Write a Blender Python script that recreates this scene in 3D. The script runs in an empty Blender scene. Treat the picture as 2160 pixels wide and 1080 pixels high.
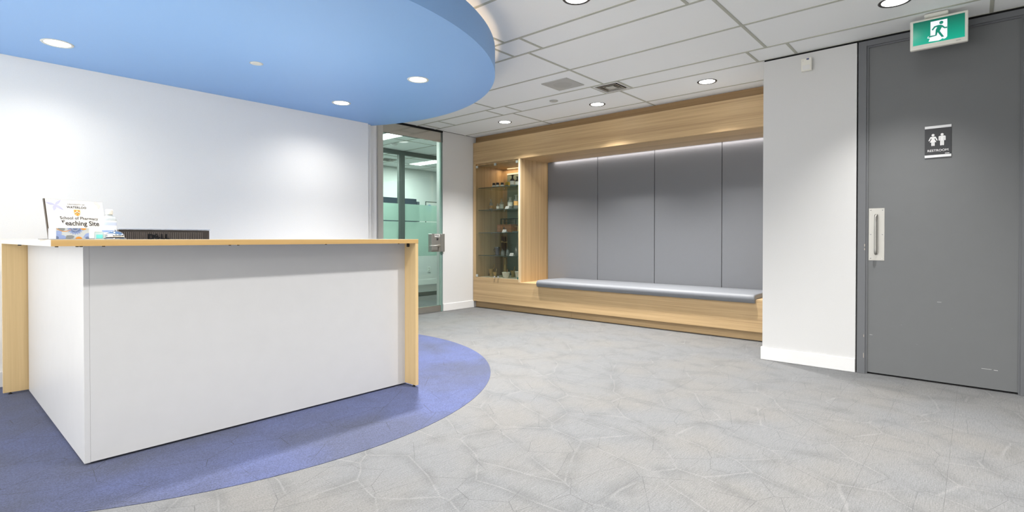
import bpy, bmesh, math, random
from mathutils import Vector, Matrix
random.seed(7)
S = bpy.context.scene
COL = S.collection
PI = math.pi
R = math.radians

# ---------------------------------------------------------------- camera, world, exposure
cd = bpy.data.cameras.new('camera'); cam = bpy.data.objects.new('camera', cd); COL.objects.link(cam)
cd.sensor_fit = 'HORIZONTAL'; cd.sensor_width = 36.0
cd.lens = 36.0 * 1108.677 / 2160.0
cd.shift_y = -(540.0 - 513.518) / 2160.0
cd.clip_start = 0.05
cam.location = (0, 0, 1.105)
cam.rotation_euler = (R(90 - 0.5355), 0, R(41.3596 - 90))
S.camera = cam
S.view_settings.view_transform = 'Standard'
S.view_settings.look = 'None'
S.view_settings.gamma = 1.0
S.view_settings.use_curve_mapping = False
S.view_settings.exposure = 1.03
W = bpy.data.worlds.new('world'); S.world = W; W.use_nodes = True
W.node_tree.nodes['Background'].inputs[0].default_value = (1.0, 0.99, 0.97, 1)
W.node_tree.nodes['Background'].inputs[1].default_value = 1.8
SPOT = 94.0          # ceiling downlights (W)
SPOT_D = 50.0        # downlights in the blue canopy
H = 2.73             # ceiling height

# ---------------------------------------------------------------- materials
def srgb(r, g, b):
    f = lambda c: (c/255/12.92) if c/255 <= .04045 else ((c/255+.055)/1.055)**2.4
    return (f(r), f(g), f(b), 1)
MATS = {}
def mat(name, col, rough=.6, metal=0.0, emit=None, estr=0.0, spec=.5, trans=0.0, bump=None):
    if name in MATS: return MATS[name]
    m = bpy.data.materials.new(name); m.use_nodes = True
    n = m.node_tree.nodes; l = m.node_tree.links; b = n['Principled BSDF']
    b.inputs['Base Color'].default_value = col; b.inputs['Roughness'].default_value = rough
    b.inputs['Metallic'].default_value = metal; b.inputs['Specular IOR Level'].default_value = spec
    b.inputs['Transmission Weight'].default_value = trans
    if emit: b.inputs['Emission Color'].default_value = emit; b.inputs['Emission Strength'].default_value = estr
    # slight procedural mottling on every surface
    t = n.new('ShaderNodeTexCoord'); no = n.new('ShaderNodeTexNoise'); no.inputs['Scale'].default_value = bump[0] if bump else 9
    no.inputs['Detail'].default_value = 4
    l.new(t.outputs['Object'], no.inputs['Vector'])
    mx = n.new('ShaderNodeMix'); mx.data_type = 'RGBA'; mx.blend_type = 'MULTIPLY'
    mx.inputs['Factor'].default_value = .06
    mx.inputs[6].default_value = col; l.new(no.outputs['Fac'], mx.inputs[7]); l.new(mx.outputs[2], b.inputs['Base Color'])
    if bump:
        bp = n.new('ShaderNodeBump'); bp.inputs['Strength'].default_value = bump[1]; bp.inputs['Distance'].default_value = .002
        l.new(no.outputs['Fac'], bp.inputs['Height']); l.new(bp.outputs['Normal'], b.inputs['Normal'])
    MATS[name] = m
    return m

def wood(name, c1, c2, grain='Y', rough=.45, fine=1.0):
    m = bpy.data.materials.new(name); m.use_nodes = True
    n = m.node_tree.nodes; l = m.node_tree.links; b = n['Principled BSDF']
    g = n.new('ShaderNodeNewGeometry'); mp = n.new('ShaderNodeMapping')
    lo, hi = 1.6, 165*fine
    mp.inputs['Scale'].default_value = {'Y': (hi, lo, hi), 'Z': (hi, hi, lo), 'X': (lo, hi, hi)}[grain]
    l.new(g.outputs['Position'], mp.inputs['Vector'])
    no = n.new('ShaderNodeTexNoise'); no.inputs['Scale'].default_value = 1; no.inputs['Detail'].default_value = 6; no.inputs['Roughness'].default_value = .62
    l.new(mp.outputs['Vector'], no.inputs['Vector'])
    n2 = n.new('ShaderNodeTexNoise'); n2.inputs['Scale'].default_value = .16; n2.inputs['Detail'].default_value = 3
    l.new(mp.outputs['Vector'], n2.inputs['Vector'])
    ad = n.new('ShaderNodeMath'); ad.operation = 'ADD'; l.new(no.outputs['Fac'], ad.inputs[0]); l.new(n2.outputs['Fac'], ad.inputs[1])
    cr = n.new('ShaderNodeValToRGB'); cr.color_ramp.elements[0].position = .72; cr.color_ramp.elements[1].position = 1.22
    cr.color_ramp.elements[0].position = .36; cr.color_ramp.elements[1].position = .62
    hf = n.new('ShaderNodeMath'); hf.operation = 'MULTIPLY'; hf.inputs[1].default_value = .5; l.new(ad.outputs[0], hf.inputs[0])
    cr.color_ramp.elements[0].color = c1; cr.color_ramp.elements[1].color = c2
    l.new(hf.outputs[0], cr.inputs['Fac']); l.new(cr.outputs['Color'], b.inputs['Base Color'])
    b.inputs['Roughness'].default_value = rough
    bp = n.new('ShaderNodeBump'); bp.inputs['Strength'].default_value = .15; bp.inputs['Distance'].default_value = .001
    l.new(no.outputs['Fac'], bp.inputs['Height']); l.new(bp.outputs['Normal'], b.inputs['Normal'])
    MATS[name] = m
    return m

def carpet(name, base, warm, dark, light, lk=.36, dk=.9, sk=(.62, 1.38), mk=.40):
    m = bpy.data.materials.new(name); m.use_nodes = True
    n = m.node_tree.nodes; l = m.node_tree.links; b = n['Principled BSDF']
    def N(t, **k):
        x = n.new(t)
        for a, v in k.items(): x.inputs[a].default_value = v
        return x
    def M(op, a, bb=None, c=None):
        x = n.new('ShaderNodeMath'); x.operation = op
        for i, v in enumerate((a, bb, c)):
            if v is None: continue
            if isinstance(v, (int, float)): x.inputs[i].default_value = v
            else: l.new(v, x.inputs[i])
        return x.outputs[0]
    def MR(v, a, bb, c, d):
        x = n.new('ShaderNodeMapRange'); x.clamp = True; l.new(v, x.inputs[0])
        for i, q in enumerate((a, bb, c, d)): x.inputs[1+i].default_value = q
        return x.outputs[0]
    g = n.new('ShaderNodeNewGeometry')
    wob = N('ShaderNodeTexNoise', Scale=2.4, Detail=1.0); l.new(g.outputs['Position'], wob.inputs['Vector'])
    ws = n.new('ShaderNodeVectorMath'); ws.operation = 'MULTIPLY_ADD'
    l.new(wob.outputs['Color'], ws.inputs[0]); ws.inputs[1].default_value = (.09, .09, 0); l.new(g.outputs['Position'], ws.inputs[2])
    mp = n.new('ShaderNodeMapping'); mp.inputs['Scale'].default_value = (1.0, 1.0, 0); mp.inputs['Rotation'].default_value = (0, 0, R(22))
    l.new(ws.outputs[0], mp.inputs['Vector'])
    v = mp.outputs['Vector']
    sc = n.new('ShaderNodeMapping'); sc.inputs['Scale'].default_value = (1.75, 1.0, 0); l.new(v, sc.inputs['Vector'])
    v1 = N('ShaderNodeTexVoronoi', Scale=2.1, Randomness=.85); v1.feature = 'DISTANCE_TO_EDGE'; v1.voronoi_dimensions = '2D'; l.new(sc.outputs[0], v1.inputs['Vector'])
    sd = n.new('ShaderNodeMapping'); sd.inputs['Scale'].default_value = (1.0, 1.5, 0); sd.inputs['Rotation'].default_value = (0, 0, R(-58)); sd.inputs['Location'].default_value = (3.3, 1.2, 0); l.new(g.outputs['Position'], sd.inputs['Vector'])
    v2 = N('ShaderNodeTexVoronoi', Scale=3.4); v2.feature = 'DISTANCE_TO_EDGE'; v2.voronoi_dimensions = '2D'; l.new(sd.outputs[0], v2.inputs['Vector'])
    big = N('ShaderNodeTexNoise', Scale=1.5, Detail=2.0); l.new(g.outputs['Position'], big.inputs['Vector'])
    mid = N('ShaderNodeTexNoise', Scale=4.0, Detail=2.0); l.new(g.outputs['Position'], mid.inputs['Vector'])
    side = N('ShaderNodeTexNoise', Scale=6.0, Detail=2.0); l.new(v, side.inputs['Vector'])
    fine = N('ShaderNodeTexNoise', Scale=150.0, Detail=4.0, Roughness=.8); l.new(g.outputs['Position'], fine.inputs['Vector'])
    # fine ribs along the plank
    wv = n.new('ShaderNodeMapping'); wv.inputs['Scale'].default_value = (14, 300, 0); l.new(g.outputs['Position'], wv.inputs['Vector'])
    rib = N('ShaderNodeTexNoise', Scale=1.0, Detail=2.0); l.new(wv.outputs[0], rib.inputs['Vector'])
    l_line = M('MULTIPLY', MR(v1.outputs['Distance'], .006, .022, 1, 0), MR(mid.outputs['Fac'], .36, .54, .15, 1))
    smudge = M('MULTIPLY', MR(v1.outputs['Distance'], .02, .20, 1, 0), MR(side.outputs['Fac'], .38, .62, 0, 1))
    d_line = M('MULTIPLY', MR(v2.outputs['Distance'], .0025, .007, 1, 0), MR(mid.outputs['Fac'], .46, .60, 1, .15))
    def mixc(f, a, c, bl='MIX'):
        x = n.new('ShaderNodeMix'); x.data_type = 'RGBA'; x.blend_type = bl
        for k, q in ((0, f), (6, a), (7, c)):
            if isinstance(q, (int, float)): x.inputs[k].default_value = q
            elif isinstance(q, tuple): x.inputs[k].default_value = q
            else: l.new(q, x.inputs[k])
        return x.outputs[2]
    c = mixc(MR(big.outputs['Fac'], .4, .62, 0, 1), base, warm)
    c = mixc(M('MULTIPLY', smudge, mk), c, dark)
    c = mixc(M('MULTIPLY', l_line, lk), c, light)
    c = mixc(M('MULTIPLY', d_line, dk), c, dark)
    sp = MR(fine.outputs['Fac'], .30, .70, sk[0], sk[1])
    rb = MR(rib.outputs['Fac'], .3, .7, .86, 1.14)
    x = n.new('ShaderNodeVectorMath'); x.operation = 'SCALE'; l.new(c, x.inputs[0]); l.new(M('MULTIPLY', sp, rb), x.inputs[3])
    l.new(x.outputs[0], b.inputs['Base Color'])
    b.inputs['Roughness'].default_value = .95; b.inputs['Specular IOR Level'].default_value = .15
    b.inputs['Sheen Weight'].default_value = .15
    bp = n.new('ShaderNodeBump'); bp.inputs['Strength'].default_value = .35; bp.inputs['Distance'].default_value = .004
    l.new(fine.outputs['Fac'], bp.inputs['Height']); l.new(bp.outputs['Normal'], b.inputs['Normal'])
    MATS[name] = m
    return m

def glass(name, tint, gloss=.08, rough=.0, film=None):
    m = bpy.data.materials.new(name); m.use_nodes = True
    n = m.node_tree.nodes; l = m.node_tree.links
    n.remove(n['Principled BSDF']); out = n['Material Output']
    t = n.new('ShaderNodeBsdfTransparent'); t.inputs[0].default_value = tint
    gl = n.new('ShaderNodeBsdfGlossy'); gl.inputs['Roughness'].default_value = rough
    fr = n.new('ShaderNodeLayerWeight'); fr.inputs[0].default_value = .12
    mu = n.new('ShaderNodeMath'); mu.operation = 'MULTIPLY_ADD'; mu.inputs[1].default_value = .5; mu.inputs[2].default_value = gloss*.3
    l.new(fr.outputs['Fresnel'], mu.inputs[0])
    mx = n.new('ShaderNodeMixShader'); l.new(mu.outputs[0], mx.inputs[0]); l.new(t.outputs[0], mx.inputs[1]); l.new(gl.outputs[0], mx.inputs[2])
    last = mx
    if film:
        d = n.new('ShaderNodeBsdfTranslucent'); d.inputs[0].default_value = film[0]
        d2 = n.new('ShaderNodeBsdfDiffuse'); d2.inputs[0].default_value = film[0]
        ad = n.new('ShaderNodeMixShader'); ad.inputs[0].default_value = .5; l.new(d.outputs[0], ad.inputs[1]); l.new(d2.outputs[0], ad.inputs[2])
        m2 = n.new('ShaderNodeMixShader'); m2.inputs[0].default_value = film[1]
        l.new(mx.outputs[0], m2.inputs[1]); l.new(ad.outputs[0], m2.inputs[2]); last = m2
    l.new(last.outputs[0], out.inputs[0])
    MATS[name] = m
    return m

def lamp_mat(name, col, strength):
    m = bpy.data.materials.new(name); m.use_nodes = True
    n = m.node_tree.nodes; l = m.node_tree.links
    n.remove(n['Principled BSDF']); e = n.new('ShaderNodeEmission')
    e.inputs[0].default_value = col; e.inputs[1].default_value = strength
    l.new(e.outputs[0], n['Material Output'].inputs[0]); MATS[name] = m
    return m

wall_m = mat('wall_paint', srgb(220, 220, 219), .55, bump=(160, .06))
pier_m = mat('pier_paint', srgb(211, 211, 210), .55, bump=(160, .06))
left_m = mat('feature_wall_paint', srgb(242, 241, 237), .5, bump=(160, .06))
trim_m = mat('white_trim', srgb(230, 230, 229), .4)
ceil_m = mat('ceiling_tile', srgb(248, 250, 250), .9, bump=(240, .25))
tee_m = mat('ceiling_tee', srgb(186, 187, 176), .6)
void_m = mat('dark_void', srgb(14, 14, 14), .9)
blue_m = mat('blue_paint', srgb(143, 187, 241), .5, bump=(160, .04))
blue_m2 = blue_m
door_m = mat('grey_door_paint', srgb(122, 125, 127), .42, bump=(120, .05))
frame_m = mat('grey_frame_paint', srgb(104, 106, 109), .45)
oak_h = wood('oak_horizontal', srgb(168, 139, 99), srgb(203, 173, 129), 'Y')
oak_v = wood('oak_vertical', srgb(172, 142, 100), srgb(205, 176, 132), 'Z')
maple_v = wood('maple_vertical', srgb(208, 178, 128), srgb(222, 193, 142), 'Z', .4, .6)
maple_h = wood('maple_edge', srgb(190, 154, 98), srgb(206, 170, 112), 'X', .4, .6)
maple_top = wood('maple_top', srgb(214, 196, 164), srgb(226, 210, 180), 'X', .3, .6)
cream_m = mat('cream_edge', srgb(232, 226, 214), .45)
lam_m = mat('white_laminate', srgb(203, 203, 203), .38)
felt_m = mat('grey_felt', srgb(121, 123, 127), .95, spec=.1, bump=(260, .5))
cush_m = mat('cushion_vinyl', srgb(122, 125, 130), .5, bump=(90, .08))
steel_m = mat('brushed_steel', srgb(178, 176, 170), .38, .75)
rail_m = mat('polished_rail', srgb(205, 198, 188), .12, 1.0)
chrome_m = mat('chrome', srgb(225, 225, 228), .06, 1.0)
black_m = mat('black_plastic', srgb(22, 22, 23), .5)
bronze_m = mat('dark_trim', srgb(58, 54, 52), .4)
beige_m = mat('ivory_plastic', srgb(232, 230, 220), .5)
mull_m = mat('mullion_grey', srgb(92, 100, 98), .5)
grey_c = carpet('carpet_grey', srgb(99, 100, 101), srgb(102, 101, 99), srgb(70, 71, 72), srgb(124, 124, 123))
blue_c = carpet('carpet_blue', srgb(60, 65, 88), srgb(65, 73, 109), srgb(31, 33, 41), srgb(80, 86, 120), .12, .95, (.42, 1.65), .14)
glass_door = glass('door_glass', (.83, .92, .88, 1))
glass_part = glass('partition_glass', (.95, .985, .97, 1))
film_m = glass('frosted_film', (.82, .93, .88, 1), .08, .1, ((.62, .76, .70, 1), .55))
glass_case = glass('case_glass', (.88, .895, .88, 1))
glass_edge = mat('glass_edge', srgb(150, 190, 178), .2)
glass_item = glass('bottle_glass', (.93, .96, .95, 1), .8, .03, ((.80, .84, .82, 1), .22))
shelf_m = glass('shelf_glass', (.84, .92, .88, 1), .3)
acrylic = glass('clear_acrylic', (.96, .97, .97, 1), .2)
lens_m = lamp_mat('lamp_lens', (1, .99, .97, 1), 6.0)
troffer_m = lamp_mat('troffer_lens', (1, 1, 1, 1), 6.0)
strip_m = lamp_mat('led_strip', (1, .93, .90, 1), 2.0)
cove_m = lamp_mat('cove_led', (1, .74, .52, 1), 5.0)
white_print = mat('white_print', srgb(226, 225, 222), .5)

# ---------------------------------------------------------------- mesh helpers
def bx(bm, x0, x1, y0, y1, z0, z1, bev=0.0, seg=1):
    r = bmesh.ops.create_cube(bm, size=1)
    vs = r['verts']
    for v in vs:
        v.co = Vector(((x0+x1)/2 + v.co.x*(x1-x0), (y0+y1)/2 + v.co.y*(y1-y0), (z0+z1)/2 + v.co.z*(z1-z0)))
    if bev:
        es = list({e for v in vs for e in v.link_edges})
        bmesh.ops.bevel(bm, geom=es, offset=bev, segments=seg, affect='EDGES', profile=.5)
    return bm
def box(*a, **k):
    return bx(bmesh.new(), *a, **k)
def prism(bm, pts, z0, z1, axis='Z'):
    """polygon extruded along an axis: Z -> (x,y), X -> (y,z), Y -> (x,z)"""
    def P(p, h):
        return {'Z': (p[0], p[1], h), 'X': (h, p[0], p[1]), 'Y': (p[0], h, p[1])}[axis]
    a = [bm.verts.new(P(p, z0)) for p in pts]; b = [bm.verts.new(P(p, z1)) for p in pts]
    n = len(pts)
    bm.faces.new(a[::-1]); bm.faces.new(b)
    for i in range(n): bm.faces.new((a[i], a[(i+1) % n], b[(i+1) % n], b[i]))
    bmesh.ops.recalc_face_normals(bm, faces=bm.faces[:])
    return bm
def lathe(bm, prof, c=(0, 0, 0), seg=20):
    rings = []
    for r, z in prof:
        if r < 1e-6: rings.append([bm.verts.new((c[0], c[1], c[2]+z))])
        else: rings.append([bm.verts.new((c[0]+r*math.cos(2*PI*i/seg), c[1]+r*math.sin(2*PI*i/seg), c[2]+z)) for i in range(seg)])
    for a, b in zip(rings, rings[1:]):
        for i in range(seg):
            j = (i+1) % seg
            if len(a) == 1 and len(b) == 1: continue
            if len(a) == 1: bm.faces.new((a[0], b[j], b[i]))
            elif len(b) == 1: bm.faces.new((a[i], a[j], b[0]))
            else: bm.faces.new((a[i], a[j], b[j], b[i]))
    for f in bm.faces: f.smooth = True
    bmesh.ops.recalc_face_normals(bm, faces=bm.faces[:])
    return bm
def tube(bm, pts, r, seg=10):
    rad = r if isinstance(r, (list, tuple)) else [r]*len(pts)
    P = [Vector(p) for p in pts]; rings = []
    up = Vector((.123, .456, .88))
    for i, p in enumerate(P):
        t = (P[min(i+1, len(P)-1)] - P[max(i-1, 0)]).normalized()
        a = t.cross(up).normalized(); b = t.cross(a)
        rings.append([bm.verts.new(p + (a*math.cos(2*PI*k/seg) + b*math.sin(2*PI*k/seg))*rad[i]) for k in range(seg)])
    for a, b in zip(rings, rings[1:]):
        for k in range(seg): bm.faces.new((a[k], a[(k+1) % seg], b[(k+1) % seg], b[k]))
    bm.faces.new(rings[0][::-1]); bm.faces.new(rings[-1])
    for f in bm.faces: f.smooth = True
    bmesh.ops.recalc_face_normals(bm, faces=bm.faces[:])
    return bm
def circle(cx, cy, r, n=48, a0=0, a1=2*PI):
    return [(cx + r*math.cos(a0+(a1-a0)*i/n), cy + r*math.sin(a0+(a1-a0)*i/n)) for i in range(n)]

def world_of(o):
    v = Vector((0, 0, 0))
    while o is not None: v += o.location; o = o.parent
    return v
def obj(name, bm, m, parent=None, kind=None, local=False, label=None):
    """bm in world coordinates (or in the parent's own when local); becomes ONE mesh object"""
    me = bpy.data.meshes.new(name)
    if parent is not None and not local:
        bmesh.ops.translate(bm, verts=bm.verts[:], vec=-world_of(parent))
    bm.to_mesh(me); bm.free()
    me.materials.append(m)
    o = bpy.data.objects.new(name, me); COL.objects.link(o)
    if parent is not None: o.parent = parent
    if kind: o['kind'] = kind
    if label: o['label'] = label
    return o
def tag(o, label, cat, group=None):
    o['label'] = label; o['category'] = cat
    if group: o['group'] = group
    return o
def thing(name, label, cat, loc=(0, 0, 0), group=None):
    o = bpy.data.objects.new(name, None); COL.objects.link(o)
    o.empty_display_size = .05; o.location = loc
    return tag(o, label, cat, group)
def struct(name, bm, m, label=None):
    o = obj(name, bm, m); o['kind'] = 'structure'
    if label: o['label'] = label
    return o
def struct_empty(name, loc, label=None):
    o = bpy.data.objects.new(name, None); COL.objects.link(o); o.location = loc; o['kind'] = 'structure'
    if label: o['label'] = label
    return o
def dup(root, loc, label=None, group=None):
    r = root.copy(); COL.objects.link(r); r.location = loc
    if label: r['label'] = label
    if group: r['group'] = group
    for ch in list(root.children):
        c = ch.copy(); COL.objects.link(c); c.parent = r
        for g in ch.children:
            d = g.copy(); COL.objects.link(d); d.parent = c
    return r
def text_bm(txt, size, depth=.0006, bold=0.0, shear=0.0, spacing=1.0, align='LEFT'):
    cu = bpy.data.curves.new('t', 'FONT'); cu.body = txt; cu.size = size; cu.extrude = depth
    cu.offset = bold; cu.shear = shear; cu.space_character = spacing; cu.align_x = align; cu.resolution_u = 3
    o = bpy.data.objects.new('t', cu); COL.objects.link(o)
    dg = bpy.context.evaluated_depsgraph_get()
    me = bpy.data.meshes.new_from_object(o.evaluated_get(dg))
    bm = bmesh.new(); bm.from_mesh(me)
    bpy.data.objects.remove(o); bpy.data.curves.remove(cu); bpy.data.meshes.remove(me)
    return bm
def place(bm, origin, u, v):
    """plane coordinates (x along u, y along v, z along u x v) to space"""
    u = Vector(u).normalized(); v = Vector(v).normalized(); w = u.cross(v)
    M = Matrix((u, v, w)).transposed().to_4x4(); M.translation = Vector(origin)
    bmesh.ops.transform(bm, matrix=M, verts=bm.verts[:])
    return bm
def poly_bm(bm, pts, d=.0006):
    return prism(bm, pts, 0, d)
def capsule(p, q, r, n=8):
    p = Vector(p); q = Vector(q); a = math.atan2(q.y-p.y, q.x-p.x)
    return [(q.x + r*math.cos(a-PI/2+PI*i/n), q.y + r*math.sin(a-PI/2+PI*i/n)) for i in range(n+1)] + \
           [(p.x + r*math.cos(a+PI/2+PI*i/n), p.y + r*math.sin(a+PI/2+PI*i/n)) for i in range(n+1)]
def arealight(name, loc, sx, sy, power, col, rot=(0, 0, 0)):
    ld = bpy.data.lights.new(name, 'AREA'); ld.shape = 'RECTANGLE'; ld.size = sx; ld.size_y = sy; ld.energy = power; ld.color = col
    o = bpy.data.objects.new(name, ld); COL.objects.link(o); o.location = loc; o.rotation_euler = rot
    return o

# ---------------------------------------------------------------- floor: grey planks with a round blue inset
FX, FY, FR = 1.589, 4.621, 2.243
def clip_poly(poly, inside, inter):
    out = []
    for i in range(len(poly)):
        a, b = poly[i], poly[(i+1) % len(poly)]
        ia, ib = inside(a), inside(b)
        if ia: out.append(a)
        if ia != ib: out.append(inter(a, b))
    return out
def clip_circle(poly, n=120):
    for i in range(n):
        t = 2*PI*i/n; nx, ny = math.cos(t), math.sin(t)
        d = nx*FX + ny*FY + FR
        f = lambda p: nx*p[0] + ny*p[1] - d
        def inter(a, b):
            fa, fb = f(a), f(b); s = fa/(fa-fb); return (a[0]+(b[0]-a[0])*s, a[1]+(b[1]-a[1])*s)
        poly = clip_poly(poly, lambda p: f(p) <= 0, inter)
        if len(poly) < 3: return []
    return poly
floor = struct('floor', box(-1.75, 10, -3, 10.2, -.12, -.008), void_m, 'carpeted floor, grey with a round blue inset under the desk')
PW, PL = .312, .936
def plank_bm(x0, x1, y0, y1):
    return box(x0+.00025, x1-.00025, y0+.00025, y1-.00025, -.008, 0)
row = 0
y = .089 - PW*3
plank_me = {}
nplank = 0
while y < 6.06:
    x = .30 + (row % 3)*PL/3 - PL
    y1 = min(y+PW, 6.06)
    while x < 6.0:
        x1 = min(x+PL, 6.0)
        cs = [(x, y), (x1, y), (x1, y1), (x, y1)]
        ins = all(math.hypot(a-FX, b-FY) < FR-.02 for a, b in cs)
        if not ins and x1 - x > .02 and y1 - y > .02 and x1 > .2 and not (y1 < 1.47 and x > 5.19):
            if y1 < 1.47: x1 = min(x1, 5.20)
            key = (round(x1-x, 3), round(y1-y, 3))
            if key not in plank_me:
                b = plank_bm(0, x1-x, 0, y1-y); me = bpy.data.meshes.new('carpet_plank'); b.to_mesh(me); b.free()
                me.materials.append(grey_c); plank_me[key] = me
            o = bpy.data.objects.new('carpet_plank', plank_me[key]); COL.objects.link(o); o.parent = floor; o.location = (x, y, 0); nplank += 1
        x += PL
    y += PW; row += 1
row = 0; y = FY - FR - .1
while y < FY + FR:
    x = FX - FR - .1 - (row % 3)*PL/3
    while x < FX + FR:
        p = clip_circle([(x+.0002, y+.0002), (x+PL-.0002, y+.0002), (x+PL-.0002, y+PW-.0002), (x+.0002, y+PW-.0002)])
        p = clip_poly(p, lambda q: q[1] <= 5.43, lambda a, b: (a[0]+(b[0]-a[0])*(5.43-a[1])/(b[1]-a[1]), 5.43)) if p else p
        if len(p) >= 3 and (p[0][1] < 5.42):
            q = []
            for c in p:
                if not q or math.hypot(c[0]-q[-1][0], c[1]-q[-1][1]) > .004: q.append(c)
            if len(q) >= 3: obj('blue_carpet_plank', prism(bmesh.new(), q, -.004, .002), blue_c, floor)
        x += PL
    y += PW; row += 1
fb = bmesh.new()
bx(fb, -1.75, 6.0, -3, .089-PW*3, -.008, 0); bx(fb, -1.75, .2, .089-PW*3, 6.06, -.009, -.0004)
obj('carpet_field', fb, grey_c, floor)
obj('corridor_carpet', box(2.6, 9.3, 6.06, 9.9, -.008, -.001), grey_c, floor)

# ---------------------------------------------------------------- ceiling
ceiling = struct('ceiling', box(-1.75, 10, -3, 10.2, H+.06, H+.16), void_m, 'white suspended tile ceiling')
XL = [.775, 1.39, 2.005, 2.62, 3.25, 3.56, 4.185, 4.80, 5.14, 5.76, 6.0]
FULL = [-.24-1.58, -.24, 1.345, 2.945, 4.515, 6.055]
tw = .011
YMAX = 6.06
tees = []
def tee(x0, x1, y0, y1, name):
    tees.append(obj(name, box(x0, x1, y0, y1, H-.001, H+.03), tee_m, ceiling))
tile_me = {}
def tile(x0, x1, y0, y1):
    key = (round(x1-x0, 3), round(y1-y0, 3))
    if key not in tile_me:
        b = box(0, x1-x0, 0, y1-y0, .003, .018); me = bpy.data.meshes.new('ceiling_tile'); b.to_mesh(me); b.free(); me.materials.append(ceil_m); tile_me[key] = me
    o = bpy.data.objects.new('ceiling_tile', tile_me[key]); COL.objects.link(o); o.parent = ceiling; o.location = (x0, y0, H)
for i in range(len(XL)-1):
    xa, xb = XL[i], XL[i+1]
    strip = (xb - xa) < .4 and xb < 5.5
    if strip:
        ys = [-2.2] + sorted(sum(([c-.16, c+.16] for c in FULL[1:5]), [])) + ([5.60, 5.93] if xa > 4 else []) + [YMAX]
    else:
        ys = [-2.2] + FULL[1:5] + [YMAX]
    if xa < 1.0: ys = [-2.2, 2.945, YMAX]
    tee(xa-tw, xa+tw, -2.2, YMAX, 'main_tee')
    for k in range(len(ys)-1):
        a, b = ys[k], ys[k+1]
        if k: tee(xa+tw, xb-tw, a-tw, a+tw, 'cross_tee')
        if strip and abs(a-2.785) < .01 and xa > 4: continue          # the air vent fills this bay
        tile(xa+tw, xb-(tw if i < len(XL)-2 else 0), a+tw, b-tw)
obj('ceiling_field', bx(bx(box(-1.75, XL[0], -3, 6.06, H, H+.02), XL[0], 6.0, -3, -2.2, H, H+.02), 6, 7, 0, 6.06, H+.002, H+.02), ceil_m, ceiling)
# corridor and back office ceiling
cy = [6.20, 7.10, 8.0, 8.62, 9.24, 9.9]; cx = [2.6, 3.58, 4.19, 4.80, 5.41, 6.02, 6.63, 7.24, 7.85, 8.46, 9.07, 9.3]
for a, b in zip(cx, cx[1:]):
    tee(a-tw, a+tw, 6.2, 9.9, 'main_tee')
    for c, d in zip(cy, cy[1:]):
        tee(a+tw, b-tw, c-tw, c+tw, 'cross_tee')
        tile(a+tw, b-tw, c+tw, d-tw)

# ---------------------------------------------------------------- walls
struct('wall_left', bx(bx(box(-1.75, 3.575, 5.43, 5.60, 0, H), 3.575, 3.635, 5.47, 5.60, 0, H), 3.635, 3.775, 5.56, 5.62, 0, H), left_m, 'plain white wall behind the reception desk')
struct('baseboard_left', box(-1.6, 3.58, 5.418, 5.43, 0, .114, bev=.003), trim_m)
struct('wall_far', box(2.6, 4.135, 6.06, 6.20, 0, H), wall_m)
wf = struct('wall_corner', box(5.294, 6.0, 6.06, 6.20, 0, H), wall_m, 'narrow white wall between glass door and oak joinery')
struct('baseboard_corner', box(5.294, 5.995, 6.048, 6.06, 0, .112, bev=.003), trim_m)
struct('wall_right', box(5.125, 6.95, .735, 1.455, 0, 2.712), pier_m, 'white wall pier left of the grey door')
struct('baseboard_right', bx(box(5.113, 5.125, .735, 1.467, 0, .114, bev=.003), 5.125, 5.99, 1.455, 1.467, 0, .114), trim_m)
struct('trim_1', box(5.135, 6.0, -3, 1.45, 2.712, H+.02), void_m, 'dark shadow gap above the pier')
struct('wall_side', box(5.125, 5.28, -3, -.312, 0, 2.712), pier_m)
struct('wall_back', box(6.75, 6.9, 1.455, 6.3, 0, H+.06), wall_m)
struct('trim_2', box(5.20, 5.5, -.4, .735, 0, 2.712), void_m, 'dark void behind the door frame')
# back-of-house shell
# lobby front: solid wall behind the camera, unseen opening added on the far left, sized for fill daylight
struct('wall_near', box(-1.75, 6.0, -3.12, -3, 0, H+.06), wall_m)
fw = struct('wall_front', bx(bx(box(-1.75, -1.6, -3, .3, 0, H+.06), -1.75, -1.6, .3, 5.43, 2.6, H+.06), -1.75, -1.6, .3, 5.43, 0, .06), wall_m)
wn = struct_empty('fill_window', (-1.68, 3.4, 0), 'unseen glazed front of the lobby, added and sized for fill daylight')
for y in (.3, 1.57, 2.84, 4.11, 5.38): obj('mullion', box(-1.71, -1.65, y, y+.05, .06, 2.6), mull_m, wn)
struct('wall_corridor', box(2.45, 2.6, 5.6, 10.2, 0, H+.06), wall_m)
struct('wall_office', box(2.6, 9.3, 9.9, 10.05, 0, H+.06), wall_m, 'office wall seen through the glass')
struct('baseboard_office', box(6.0, 9.3, 9.888, 9.9, 0, .125), trim_m)
struct('wall_end', box(9.3, 9.45, 6.0, 10.2, 0, H+.06), wall_m)
struct('wall_service', box(6.0, 9.3, 6.06, 6.20, 0, H+.06), wall_m)

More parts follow.
